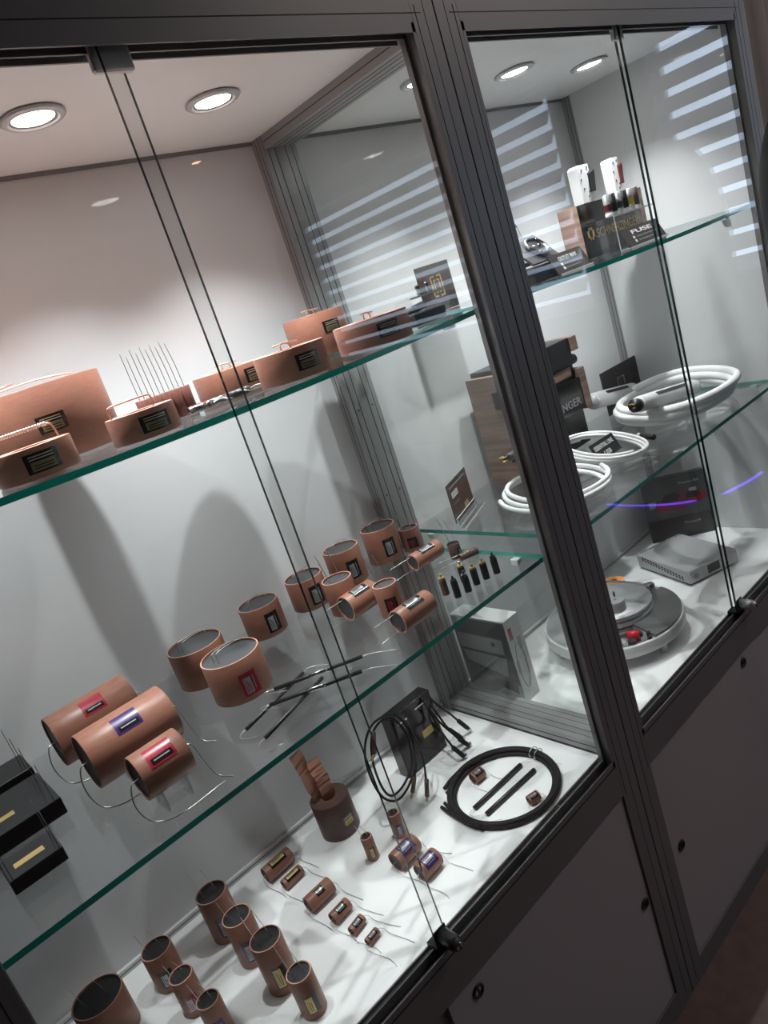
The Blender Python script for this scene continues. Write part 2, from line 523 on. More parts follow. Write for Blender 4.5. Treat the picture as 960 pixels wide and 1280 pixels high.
    for (nm, a, b, y0, y1, ee) in (('f', edge_f, x1 - A + .004, .010, .015, 0), ('b', x0 + A - .004, edge_b, .027, .032, 1)):
        g = MB()
        z0, z1 = ZF - .004, ZT + .001
        vs = [(x, y, z) for z in (z0, z1) for y in (y0, y1) for x in (a, b)]
        g.add(vs, [(0, 1, 5, 4), (2, 6, 7, 3)], 'glass')
        g.add(vs, [(0, 2, 3, 1), (4, 5, 7, 6), (0, 4, 6, 2), (1, 3, 7, 5)], 'edge_dark')
        go = B(g, 'glass_door')
        if nm == 'f':
            e = edge_f
            q = MB()
            fr = lambda u, v, w_: (e + .012 + u, .010 - w_, .627 + v)
            q.lathe([(.0, .036), (.006, .036), (.0085, .035), (.0085, .029), (.0105, .029), (.0115, .027), (.0115, .0), (0, 0)], 'alu_light' if not left else 'darkgrey', 32, fr)
            q.lathe([(0, .0372), (.005, .0372), (.006, .036)], 'chrome', 24, fr)
            q.box(e + .012 - .001, e + .012 + .001, -.0285, -.026, .6225, .6315, 'groove')
            q.box(e - .003, e + .022, .0105, .0335, .600, .612, 'satin').box(e - .003, e + .022, .008, .0105, .600, .640, 'satin')
            for i in range(len(q.v)): q.v[i] -= Vector((ox, oy, 0))
            q.build('cylinder_lock', go)
            cl = MB().box(e - .008, e + (.038 if left else .024), .0165, .0260, ZT - .030, ZT - .001, 'frost', .002)
            for i in range(len(cl.v)): cl.v[i] -= Vector((ox, oy, 0))
            cl.build('buffer_pad', go)
    # shelf brackets
    for z in (S1 - TH, S2(.03 if not left else -.03) - TH):
        for xx in (x0 + PH, x1 - PH):
            for yy in (.10, D - .06):
                sg = 1 if xx < ox else -1
                B(MB().box(min(xx - .003 * sg, xx + sg * .012), max(xx - .003 * sg, xx + sg * .012), yy - .008, yy + .008, z - .012, z - .0008, 'plastic_w', .001), 'shelf_bracket')
    return root


cabinet(-1, 0, 'grey aluminium glass display case at left holding the copper coloured capacitors', True)
cabinet(0, 1, 'grey aluminium glass display case at right holding the turntable and white cables', False)


def shelf(x0, x1, fz, label):
    mb = MB(); n = 16
    y0, y1 = YS, D - .008
    for k in range(n):
        a = x0 + (x1 - x0) * k / n; b = x0 + (x1 - x0) * (k + 1) / n
        za, zb = fz(a), fz(b)
        vs = [(a, y0, za), (b, y0, zb), (b, y1, zb), (a, y1, za), (a, y0, za - TH), (b, y0, zb - TH), (b, y1, zb - TH), (a, y1, za - TH)]
        mb.add(vs, [(0, 1, 2, 3), (4, 7, 6, 5)], 'glass')
        mb.add(vs, [(0, 4, 5, 1)], 'edge'); mb.add(vs, [(3, 2, 6, 7)], 'glass')
        if k == 0: mb.add(vs, [(0, 3, 7, 4)], 'edge')
        if k == n - 1: mb.add(vs, [(1, 5, 6, 2)], 'edge')
    return tag(mb.build('glass_shelf'), label, 'shelf', 'glass shelves')


shelf(-.961, -.0385, S2, 'upper glass shelf of the left case carrying flat copper coloured drums')
shelf(-.961, -.0385, lambda x: S1, 'lower glass shelf of the left case carrying open copper drums and logs')
shelf(.0385, .9585, S2, 'upper glass shelf of the right case carrying the fuse display')
shelf(.0385, .9585, lambda x: S1, 'lower glass shelf of the right case carrying the coiled white cables')

# black rounded form at the right edge of the picture, in front of the right post
lsx = Xp(975, 275, 1.0)
root = empty('loudspeaker', (.86, -.22, 0), 'tall black object with a bulging side, at the right edge in front of the case', 'speaker')
mb = MB(); prof = []
for k in range(25):
    t = k / 24 * PI
    prof.append((max(.001, .15 * math.sin(t) ** .6), 1.39 - .24 * math.cos(t)))
mb.lathe(prof, 'rubber', 48); mb.build('body', root)
MB().lathe([(.16, 0), (.16, .015), (.03, .03), (.02, .06), (.02, 1.17)], 'rubber', 32).disc(.16, 0, 'satin').build('stand', root)
root.location = (.862, -.185, 0)
# grey curtain beyond the right case
cv = MB(); pts = []
n = 60
for k in range(n + 1):
    x = 1.03 + .75 * k / n
    pts.append((x, .06 + .022 * math.sin(k * .75) + .006 * math.sin(k * 2.1)))
vs = [(x, y, z) for x, y in pts for z in (.02, 2.6)]
vs2 = [(x, y + .004, z) for x, y in pts for z in (.02, 2.6)]
fs = [(2 * i, 2 * i + 2, 2 * i + 3, 2 * i + 1) for i in range(n)]
cv.add(vs, fs, 'curtain', True); cv.add(vs2, fs, 'curtain', True)
tag(cv.build('curtain'), 'grey hanging curtain beyond the right end of the cases', 'curtain')


# ------------------------------------------------------------------ capacitors
def patch(mb, r, a0, a1, z0, z1, m, fr, n=10):
    vs = []
    for k in range(n + 1):
        a = a0 + (a1 - a0) * k / n
        for z in (z0, z1):
            vs.append(fr(r * math.cos(a), r * math.sin(a), z))
    mb.add(vs, [(2 * i, 2 * i + 2, 2 * i + 3, 2 * i + 1) for i in range(n)], m, True)


LAB = {'black': ('labelblack', 'silver'), 'blackgold': ('labelblack', 'gold'), 'red': ('red', 'silver'), 'purple': ('purple', 'silver'),
       'blackred': ('labelblack', 'printred'), 'dark': ('labelblack', 'gtext'), 'gold': ('labelblack', 'gold'), 'goldx': ('labelblack', 'golddim'), 'redp': ('red', 'labelblack'), 'purplep': ('purple', 'labelblack')}


def label_part(root, r, ac, dw, z0, z1, style, fr, along='z', inner=None):
    """curved label on a cylinder; ac centre angle, dw arc width"""
    b, pcol = LAB[style]
    da = dw / r; mb = MB()
    a0, a1 = ac - da / 2, ac + da / 2
    e = .0004
    patch(mb, r + e, a0, a1, z0, z1, b, fr)
    h = z1 - z0
    if style in ('red', 'purple', 'black', 'dark', 'blackred'):     # printed block on one half, rows of lettering on it
        if along == 'z':
            patch(mb, r + 2 * e, a0 + da * .18, a0 + da * .60, z0 + h * .10, z0 + h * .80, pcol, fr)
            for k in range(3):
                t = .24 + .11 * k
                patch(mb, r + 3 * e, a0 + da * t, a0 + da * (t + .04), z0 + h * .16, z0 + h * (.74 - .1 * k), b, fr)
            patch(mb, r + 2 * e, a0 + da * .72, a0 + da * .76, z0 + h * .2, z0 + h * .8, pcol, fr)
        else:
            patch(mb, r + 2 * e, a0 + da * .15, a0 + da * .5, z0 + h * .12, z0 + h * .9, pcol, fr)
            for k in range(2):
                t = .22 + .13 * k
                patch(mb, r + 3 * e, a0 + da * t, a0 + da * (t + .04), z0 + h * .2, z0 + h * .8, b, fr)
    elif style in ('redp', 'purplep'):
        patch(mb, r + 2 * e, a0 + da * .60, a0 + da * .88, z0 + h * .10, z0 + h * .90, pcol, fr)
        patch(mb, r + 3 * e, a0 + da * .70, a0 + da * .76, z0 + h * .2, z0 + h * .8, 'silver', fr)
    else:
        patch(mb, r + 2 * e, a0 + da * .14, a0 + da * .86, z0 + h * .10, z0 + h * (.56 if along != 'z' else .90), pcol if along != 'z' else b, fr)
        if along == 'z':
            patch(mb, r + 2 * e, a0 + da * .12, a0 + da * .62, z0 + h * .08, z0 + h * .92, pcol, fr)
            for k in range(3):
                t = .2 + .12 * k
                patch(mb, r + 3 * e, a0 + da * t, a0 + da * (t + .035), z0 + h * .18, z0 + h * (.85 - .1 * k), b, fr)
        else:
            for k in range(2):
                t = .2 + .14 * k
                patch(mb, r + 3 * e, a0 + da * .22, a0 + da * .78, z0 + h * t, z0 + h * (t + .05), b, fr)
            patch(mb, r + 2 * e, a0 + da * .14, a0 + da * .86, z0 + h * .66, z0 + h * .72, 'silver', fr)
            patch(mb, r + 2 * e, a0 + da * .14, a0 + da * .86, z0 + h * .80, z0 + h * .86, 'gold', fr)
    mb.build('printed_label', root)


def sleeve(root, r, h, fr, body='copper', rim='rim', fill='fill', both=False, wall=.0022, seg=56):
    mb = MB()
    mb.lathe([(r - .0006, 0), (r, .0008), (r, h - .0008), (r - .0005, h)], body, seg, fr)
    mb.lathe([(r - .0005, h), (r - wall, h)], rim, seg, fr)
    mb.lathe([(r - wall, h), (r - wall, h - .004)], body, seg, fr)
    if both:
        mb.lathe([(r - .0006, 0), (r - wall, 0)], rim, seg, fr); mb.lathe([(r - wall, 0), (r - wall, .003)], body, seg, fr)
    else:
        mb.disc(r - .0006, 0, body, seg, fr)
    mb.build('sleeve', root)
    MB().disc(r - wall, h - .0035, fill, seg, fr).build('resin_end', root)
    if both: MB().disc(r - wall, .0025, fill, seg, fr).build('resin_end', root)


def drum(x, y, z, r, h, label, style=None, lw=.024, lh=.032, lz=.45, la=-90, wires=(), name='capacitor', group=None, fill='fill_grey',
         along='z', body='copper', cat='capacitor', wr=.0006, wm='wire', wall=.0022, rim='rim'):
    root = empty(name, (x, y, z), label, cat, group)
    fr = lambda a, b, c: (a, b, c)
    sleeve(root, r, h, fr, body=body, fill=fill, wall=wall, rim=rim)
    if style:
        zc = h * lz
        label_part(root, r, math.radians(la), lw, zc - lh / 2, zc + lh / 2, style, fr, along)
    for wpts in wires:
        MB().tube(wpts, wr, wm, 6, 5).build('lead_wire', root)
    return root


def arch(r, h, a, L=.6, up=.012, off=.0):
    """lead that rises from the resin, bends over and lies above the rim"""
    ca, sa = math.cos(a), math.sin(a); px, py = -sa * off, ca * off
    return [(px - ca * r * L, py - sa * r * L, h - .004), (px - ca * r * L, py - sa * r * L, h + up * .6), (px - ca * r * L * .8, py - sa * r * L * .8, h + up),
            (px, py, h + up * 1.05), (px + ca * r * L, py + sa * r * L, h + up * .8), (px + ca * r * L * 1.25, py + sa * r * L * 1.25, h + up * .2)]


G_open = 'open copper drums on the lower glass shelf'
# lower shelf, left case
drum(-.535, .365, S1, .0455, .063, 'open copper drum with two wires behind the red labelled drum on the glass shelf', 'redp', la=-88, wires=[arch(.045, .063, .2, .5), arch(.045, .063, .2, .5, .01, .012)], group=G_open)
drum(-.533, .245, S1, .0455, .065, 'largest open copper drum with a crimson and silver label facing the front', 'red', la=-97, lw=.027, lh=.036, lz=.40, wires=[arch(.045, .065, .2, .5), arch(.045, .065, .2, .5, .01, .012)], group=G_open)
rw = [(.375, -.394, .391, .0365, .058, 'open copper drum with a black label standing apart behind the crimson labelled drum'),
      (0, -.291, .391, .036, .058, 'open copper drum seen through the two overlapping glass door edges'),
      (0, -.197, .386, .0355, .071, 'tall open copper drum behind the small black and red labelled drum'),
      (0, -.099, .386, .0355, .071, 'tallest open copper drum furthest right in the back row by the glass divider')]
for i, (_, x, y, r, h, lb) in enumerate(rw):
    drum(x, y, S1, r, h, lb, 'dark', la=[-92, -97, -102, -105][i], lw=.025, lh=.036, wires=[arch(r, h, .3, .55), arch(r, h, .3, .45, .008, .01)], group=G_open)
drum(-.289, .285, S1, .027, .062, 'small open copper drum with black and red label half hidden by a lying capacitor', 'blackred', la=-100, lw=.022, lh=.026, lz=.42, wires=[[(-.015, 0, .06), (-.018, .004, .09), (-.022, .006, .115)], [(.01, .004, .06), (.008, .006, .09), (.004, .01, .112)]], group=G_open)
drum(-.050, .355, S1, .020, .047, 'small open copper drum with two upright wires in the corner by the divider', 'blackred', la=-125, lw=.020, lh=.022, lz=.4, wires=[[(-.01, 0, .045), (-.014, .004, .075), (-.018, .006, .10)], [(.01, .002, .045), (.006, .004, .07), (.006, .006, .085)]], group=G_open)
drum(-.276, .172, S1, .0205, .056, 'small open copper drum standing behind the front lying capacitor', 'blackred', la=-122, lw=.02, lh=.026, lz=.42, wires=[[(-.01, 0, .054), (-.014, .004, .085), (-.018, .006, .112)], [(.01, .004, .054), (.007, .006, .08), (.002, .008, .105)]], group=G_open)
drum(-.071, .215, S1, .0115, .029, 'small dark brown drum with two long upright wires beside the jack connectors', 'black', la=-85, lw=.009, lh=.014, wires=[[(-.006, 0, .027), (-.01, .004, .06), (-.014, .006, .085)], [(.006, 0, .027), (.004, .003, .05), (.0, .006, .075)]], fill='fill', body='brown', rim='brown', wall=.0015)


def lying(A_, B_, z, r, label, style, lw=.02, ll=.03, la=100, wires='straight', group=None, gap=0.0, fill='fill', wlen=.04, body='copper', rim='rim', along='n', lc=.5, wm='wire'):
    A_, B_ = Vector((*A_, 0)), Vector((*B_, 0)); L = (B_ - A_).length
    d = (B_ - A_) / L; ang = math.atan2(d.y, d.x)
    root = empty('capacitor', (A_.x, A_.y, z), label, 'capacitor', group, ang)
    fr = lambda a, b, c: (c, a, r + gap + b)      # axis along local x ; a -> y, b -> z
    sleeve(root, r, L, fr, both=True, fill=fill, body=body, rim=rim)
    zc = L * lc
    label_part(root, r, math.radians(la), lw, zc - ll / 2, zc + ll / 2, style, fr, 'z' if along == 'n' else along)
    rr = r + gap
    if wires == 'straight':
        for s in (1, -1):
            MB().tube([(.003, 0, rr + s * r * .75), (-wlen * .5, .001, rr + s * r * .72), (-wlen, .002 * s, rr + s * r * .70)], .0007, wm, 6, 3).build('lead_wire', root)
    elif wires == 'splay':
        for (x, sg) in ((.003, -1), (L - .003, 1)):
            q = random.uniform(-.004, .004)
            MB().tube([(x, 0, rr), (x + sg * .007, 0, rr), (x + sg * .011, -.006, rr * .7), (x + sg * .010, -.02, .003), (x + sg * (.010) + .004, -.035 - wlen * .4, .0012), (x + sg * .012 + q + .006, -.035 - wlen, .001)], .0005, wm, 6, 5).build('lead_wire', root)
    elif wires == 'loop':
        MB().tube([(.003, 0, rr), (-.010, -.004, rr - .002), (-.016, -.010, rr * .55), (-.010, -.020, .008), (.006, -.034, .002), (.03, -.040, .0015), (.03 + wlen, -.040, .003)], .0009, wm, 6, 6).build('lead_wire', root)
        MB().tube([(L - .003, 0, rr), (L + .010, -.003, rr), (L + .014, -.012, rr * .5), (L + .02, -.02, .004), (L + .03, -.04, .0015)], .0009, wm, 6, 6).build('lead_wire', root)
    return root


G_log = 'large copper logs on acrylic cradles'
lying((-.784, .316), (-.668, .316), S1, .037, 'copper log capacitor with a pink red label at the back of the group of three', 'redp', lw=.026, ll=.032, la=128, gap=.022, wires='loop', group=G_log, fill='fill_grey', lc=.52)
lying((-.777, .199), (-.660, .199), S1, .0378, 'longest copper log capacitor with a violet label between the red labelled two', 'purplep', lw=.026, ll=.034, la=128, gap=.022, wires='loop', group=G_log, lc=.5)
lying((-.752, .098), (-.690, .098), S1, .0290, 'shortest copper log capacitor with a crimson label at the shelf front', 'redp', lw=.026, ll=.034, la=128, gap=.022, wires='loop', group=G_log, lc=.5, wlen=.05)
G_lie = 'lying copper capacitors on the lower glass shelf'
lying((-.318, .242), (-.254, .243), S1, .0225, 'lying copper capacitor with black label in front of the black and red labelled drum', 'black', lw=.02, ll=.034, la=112, group=G_lie, fill='fill_grey')
lying((-.136, .263), (-.068, .261), S1, .0165, 'slim lying copper capacitor nearest the glass divider', 'black', lw=.016, ll=.034, la=112, group=G_lie, fill='fill_grey', wlen=.05)
lying((-.323, .104), (-.253, .104), S1, .0195, 'lying copper capacitor closest to the front edge of the lower glass shelf', 'black', lw=.019, ll=.034, la=112, group=G_lie, fill='fill_grey')
lying((-.085, .192), (-.052, .178), S1, .0073, 'small brown lying capacitor behind the jack connectors', 'blackgold', lw=.007, ll=.018, la=95, fill='fill', body='brown', rim='brown', wlen=.04)

# acrylic cradles
for (x, y, rr, lb) in ((-.726, .316, .037, 'clear acrylic cradle under the rear copper log'), (-.72, .199, .0378, 'clear acrylic cradle under the longest copper log'), (-.721, .098, .029, 'clear acrylic cradle under the shortest copper log')):
    root = empty('acrylic_cradle', (x, y, S1), lb, 'stand', 'acrylic cradles')
    for sx in (-.016, .016):
        mb = MB(); P = [(sx - .0015, -rr * .62, 0), (sx - .0015, rr * .62, 0)]
        n = 10
        for k in range(n + 1):
            a = math.radians(-55 - 70 * k / n)
            P.append((sx - .0015, math.cos(a) * (rr + .0004), .022 + rr + math.sin(a) * (rr + .0004)))
        mb.slab(P, (1, 0, 0), .003, 'acryl', 'acryl_edge'); mb.build('upright', root)
    MB().box(-.0145, .0145, -rr * .3, rr * .3, 0, .002, 'acryl').build('base_strip', root)

# floor capacitors, left case
G_fl = 'upright capacitors on the white base'


def up(x, y, L, lean=-.006, e=.0):
    return [(x, y, 0), (x + lean * .4, y + .002, L * .5), (x + lean, y + .004, L)]


def fdrum(x, y, r, h, label, style, wl=.05, la=-108):
    ws = [[(-r * .45, 0, h - .004), (-r * .5 - .003, .002, h + wl * .5), (-r * .5 - .006, .004, h + wl)],
          [(r * .35, -.003, h - .004), (r * .3 - .003, -.001, h + wl * .45), (r * .3 - .008, .001, h + wl * .9)]]
    return drum(x, y, ZF, r, h, label, style, la=la, lw=min(.022, r * 1.05), lh=h * .45, lz=.38, wires=ws, group=G_fl, fill='fill', wr=.0005)


fdrum(-.675, .362, .0265, .085, 'upright copper capacitor with violet and silver label nearest the back wall', 'purple', .05)
fdrum(-.675, .275, .0235, .084, 'upright copper capacitor with violet label standing second from the back wall in its column', 'purple', .04)
fdrum(-.672, .190, .0245, .086, 'upright copper capacitor with gold and black label and two very long wires', 'blackgold', .06)
fdrum(-.670, .113, .0190, .069, 'shorter upright copper capacitor with gold label at the front end of its column', 'blackgold', .06)
fdrum(-.783, .365, .0245, .068, 'upright copper capacitor with a black and silver label near the back wall', 'black', .04)
fdrum(-.780, .280, .0185, .066, 'narrow upright copper capacitor with a dark red and silver label', 'red', .03)
fdrum(-.774, .204, .0175, .064, 'narrow upright copper capacitor with violet label at the bottom edge of the picture', 'purple', .04)
fdrum(-.881, .363, .0385, .071, 'widest upright copper capacitor with red label in the bottom left corner', 'red', .035)
fdrum(-.431, .253, .0108, .047, 'slim dark topped capacitor with a gold label beside the copper foil roll', 'gold', .03)
fdrum(-.368, .249, .0118, .049, 'slim upright capacitor with violet and silver label below the thin coiled cable', 'purple', .03)

G_g = 'lying capacitors on the white base'
for (a, b, r, st, lb, lw, ll) in (
    ((-.574, .392), (-.516, .394), .0148, 'gold', 'lying copper capacitor with gold label nearest the back wall', .013, .034),
    ((-.566, .345), (-.525, .348), .0098, 'gold', 'smaller lying copper capacitor with pale gold label second from the back wall', .012, .030),
    ((-.570, .261), (-.519, .262), .0142, 'labelonly', 'large lying copper capacitor with small square black label', .013, .016),
    ((-.562, .203), (-.526, .206), .0105, 'black', 'medium lying copper capacitor with black label, third from the front', .012, .020),
    ((-.559, .158), (-.531, .163), .0081, 'black', 'small lying copper capacitor with black label, second from the front', .010, .018),
    ((-.557, .121), (-.533, .124), .0067, 'black', 'smallest lying copper capacitor at the front of its row', .008, .017),
    ((-.428, .190), (-.377, .194), .0169, 'purple', 'lying copper capacitor with violet label behind its twin', .022, .030),
    ((-.422, .135), (-.380, .137), .0157, 'purple', 'lying copper capacitor with violet label nearest the sliding glass edge', .022, .028)):
    if st == 'labelonly': st = 'black'
    lying(a, b, ZF, r, lb, st, lw=lw, ll=ll, la=118, wires='splay', group=G_g, fill='fill_grey', wlen=.03, rim='copper')
lying((-.203, .211), (-.177, .209), ZF, .0113, 'small black labelled capacitor inside the black cable ring by its back edge', 'black', lw=.013, ll=.02, la=118, wires='splay', wlen=.01, rim='copper', group='capacitors inside the black cable ring')
lying((-.200, .080), (-.179, .074), ZF, .0091, 'small black labelled capacitor inside the black cable ring near the front', 'black', lw=.010, ll=.016, la=118, wires='splay', wlen=.01, rim='copper', group='capacitors inside the black cable ring')


# ------------------------------------------------------------------ black rods
def rod(P0, P1, r, label, group, mid=True, leads=True):
    P0, P1 = Vector(P0), Vector(P1); d = (P1 - P0)
    root = empty('rod_capacitor', P0, label, 'rod', group)
    MB().tube([(0, 0, 0), tuple(d)], r, 'satin', 16).build('black_tube', root)
    if mid:
        MB().tube([tuple(d * .40), tuple(d * .60)], r * 1.06, 'chrome', 16).build('metal_band', root, label='bright metal band')
    n = d.normalized()
    for e, s in ((Vector((0, 0, 0)), -1), (d, 1)):
        MB().tube([tuple(e - n * s * .003), tuple(e + n * s * .012), tuple(e + n * s * .020 + Vector((.004, -.012, -.0))), tuple(e + n * s * .016 + Vector((.02, -.035, 0)))], .0004, 'wire', 6, 4).build('lead_wire', root)
    return root


G_r = 'black rods crossed on the lower glass shelf'
zr = S1 + .003
rod((-.595, .134, zr), (-.466, .176, zr), .0028, 'black rod pointing to the front left, rear of the lower crossed pair', G_r, False)
rod((-.594, .085, zr), (-.463, .129, zr), .0028, 'black rod pointing to the front left, front of the lower crossed pair', G_r, False)
rod((-.519, .174, zr + .0059), (-.404, .101, zr + .0059), .0029, 'black rod with a bright band on top of the crossed rods, further back', G_r)
rod((-.548, .142, zr + .0059), (-.434, .067, zr + .0059), .0029, 'black rod with a bright band on top of the crossed rods, nearest the shelf edge', G_r)
G_r2 = 'black rods inside the cable ring'
rod((-.256, .163, ZF + .0043), (-.124, .158, ZF + .0043), .0043, 'black rod inside the black cable ring, further from the door', G_r2, False)
rod((-.257, .133, ZF + .0043), (-.124, .125, ZF + .0043), .0043, 'black rod inside the black cable ring, nearer the door', G_r2, False)

# ------------------------------------------------------------------ black cable ring
root = empty('cable_coil', (-.185, .145, ZF), 'thick black cable coiled in a wide ring on the white base', 'cable')
cx, cy, rx, ry = -.187, .150, .098, .099
for k in range(5):
    o = [(0, 0), (.0, .0065), (.0055, .003), (-.0058, .0), (.004, .0075)][k]
    pts = []
    a0 = math.radians(112 - 6 * k); sweep = math.radians(395 + 14 * (k % 3))
    for i in range(44):
        a = a0 - sweep * i / 43 * -1
        f = 1 + o[0] / .1
        e = 0.0
        pts.append((cx + rx * f * math.cos(a) + .185, cy + ry * f * math.sin(a) - .145, .0035 + o[1]))
    # loose ends run out to the left
    if k == 0: pts = [(-.045 - .02, .115 - .02, .0036)] + pts
    MB().tube(pts, .0034, 'rubber', 10, 2).build('cable_strand', root)
ends = []
for e_ in ([(555, 986), (565, 973), (580, 959), (600, 948)], [(552, 1009), (561, 1015), (575, 1023), (592, 1031)], [(556, 1004), (566, 1014), (580, 1024), (600, 1033)]):
    MB().tube([tuple(Zp(u, v, ZF + .0036 + .010 * min(1, k / 2)) - root.location) for k, (u, v) in enumerate(e_)], .0033, 'rubber', 10, 5).build('cable_strand', root)
t = MB()
for q in (-.3, .3):
    ang = math.radians(-2 + q * 12)
    px, py = cx + rx * math.cos(ang) + .185, cy + ry * math.sin(ang) - .145
    t.tube([(px + .012 * math.cos(b), py, .0106 + .0085 * math.sin(b)) for b in [2 * PI * i / 14 for i in range(14)]], .0009, 'wire', 6, 2, True)
t.build('wire_tie', root)

# ------------------------------------------------------------------ copper foil roll
root = empty('foil_roll', (-.414, .372, ZF), 'dark brown roll with a copper foil strip sticking up from its core', 'roll')
mb = MB()
R_, H_ = .0375, .074
mb.lathe([(R_ - .0015, 0), (R_, .001), (R_, H_ - .001), (R_ - .001, H_)], 'brown', 56)
mb.lathe([(R_ - .001, H_), (R_ * .75, H_ - .0003), (R_ * .62, H_), (R_ * .34, H_)], 'brown', 56, smooth=False)
mb.lathe([(R_ * .34, H_), (R_ * .33, H_ - .05)], 'copper', 40); mb.disc(R_ * .33, H_ - .05, 'fill'); mb.disc(R_ - .0015, 0, 'brown')
mb.build('rolled_body', root)
label_part(root, R_, math.radians(-85), .026, .022, .044, 'gold', lambda a, b, c: (a, b, c), 'x')


def strip(path, wv, name):
    wv = Vector(wv); m_ = MB(); P = spline([Vector(p) for p in path], 4); vs = []
    for i, p in enumerate(P):
        j = .0004 * math.sin(i * 2.3)
        vs += [p - wv + Vector((0, j, 0)), p + wv + Vector((0, -j, 0)), p - wv + Vector((0, j + .0004, 0)), p + wv + Vector((0, -j + .0004, 0))]
    n = len(P)
    fs = []
    for i in range(n - 1):
        a, b = 4 * i, 4 * i + 4
        fs += [(a, a + 1, b + 1, b), (a + 2, b + 2, b + 3, a + 3), (a, b, b + 2, a + 2), (a + 1, a + 3, b + 3, b + 1)]
    m_.add(vs, fs, 'foil'); m_.build(name, root)


strip([(.001, -.002, H_ - .04), (.001, -.003, H_), (.001, -.001, H_ + .025), (.002, .001, H_ + .040), (-.001, .003, H_ + .060), (-.002, .004, H_ + .082)], (.0125, -.003, 0), 'foil_strip')
strip([(-.004, .006, H_ - .04), (-.010, .008, H_), (-.018, .010, H_ + .03), (-.019, .012, H_ + .06), (-.021, .014, H_ + .080), (-.024, .016, H_ + .108)], (.0135, .002, 0), 'foil_strip')

# ------------------------------------------------------------------ black box with cables
root = empty('presentation_box', (-.19, .36, ZF), 'glossy black upright box with a small gold plate, cables draped over it', 'box')
bx0, bx1, by0, by1, bz = -.25, -.137, .345, .376, .138
mb = MB().box(bx0 + .19, bx1 + .19, by0 - .36, by1 - .36, 0, bz, 'black', .0015); mb.build('shell', root)
MB().box(-.012 + .015, .016 + .015, by0 - .361, by0 - .3598, .052, .068, 'gold').build('name_plate', root, label='gold plate')
g = MB()
g.box(-.045, -.020, by0 - .3606, by0 - .3598, .115, .1175, 'wtext').box(.005, .035, by0 - .3606, by0 - .3598, .119, .1215, 'wtext'); g.build('printed_line', root)

root = empty('coiled_cable', (-.33, .30, ZF), 'thin black cable in an upright loop with copper coloured plugs, leaning on the black box', 'cable')
o = Vector(root.location)


def V3(u, v, y):
    p = Yp(u, v, y); p.z = max(p.z, ZF + .0055)
    return p


def P3(l, oo=None):
    oo = oo or o
    out = []
    for (u, v, y) in l:
        p = Yp(u, v, y); p.z = max(p.z, ZF + .004); out.append(tuple(p - oo))
    return out


lp1 = [(492, 893, .325), (512, 915, .322), (519, 950, .316), (512, 980, .30), (497, 1000, .285), (478, 996, .285), (462, 968, .295), (456, 935, .31), (466, 905, .32)]
lp2 = [(487, 897, .329), (506, 915, .326), (515, 950, .32), (507, 977, .304), (492, 994, .289), (480, 988, .289), (468, 960, .30), (464, 930, .315), (470, 908, .325)]
MB().tube(P3(lp1), .0023, 'rubber', 10, 6, True).build('cable_loop', root)
MB().tube(P3(lp2), .0023, 'rubber', 10, 6, True).build('cable_loop', root)
MB().tube(P3([(497, 895, .33), (513, 912, .318), (524, 935, .29), (530, 955, .272), (532.5, 974, .262)]), .0021, 'rubber', 10, 6).build('cable_tail', root)
MB().tube(P3([(505, 900, .33), (517, 925, .31), (520, 950, .285), (518.5, 972, .27)]), .0021, 'rubber', 10, 6).build('cable_tail', root)
for (a, b, c_) in (((533, 974, .262), (534, 996, .258), (534, 1003, .258)), ((518, 972, .27), (515.5, 991, .266), (514, 998, .266)), ((467, 915, .30), (468, 942, .296), (464, 952, .295))):
    pa, pb, pc = [V3(*q) - o for q in (a, b, c_)]
    pl = MB().tube([tuple(pa), tuple(pb)], .0042, 'plugbrown', 4).build('plug', root, label='copper coloured plug')
    MB().tube([tuple(pb), tuple(pc)], .0026, 'gold', 8).build('contact', pl)

root = empty('cable_bundle', (-.12, .33, ZF), 'bundle of thin black cables with metal tipped connectors hung over the black box', 'cable')
o2 = Vector(root.location)
for (l) in ([(515, 869, .395), (521, 864, .37), (535, 885, .33), (552, 905, .32), (567, 918, .30), (577, 928, .29)],
            [(514, 869, .40), (524, 862, .37), (545, 890, .335), (560, 910, .32), (577, 922, .31), (583, 932, .30)],
            [(513, 870, .40), (528, 861, .375), (543, 878, .34), (562, 892, .35), (568, 897, .335), (574, 902, .33)],
            [(512, 868, .39), (526, 872, .345), (546, 905, .325), (557, 922, .30), (567, 935, .285)]):
    MB().tube(P3(l, o2), .0022, 'rubber', 10, 6).build('cable_strand', root)
for (a, b, c_) in (((566, 934, .288), (580, 946, .28), (585, 949, .279)), ((574, 924, .30), (587, 936, .296), (592, 940, .295)), ((573, 901, .33), (584, 910, .327), (588, 913, .326)), ((562, 912, .32), (576, 922, .315), (580, 924, .315))):
    pa, pb, pc = [V3(*q) - o2 for q in (a, b, c_)]
    pl = MB().tube([tuple(pa), tuple(pb)], .0047, 'rubber', 12).build('connector', root)
    MB().tube([tuple(pb), tuple(pc)], .0040, 'chrome', 12).build('metal_tip', pl)

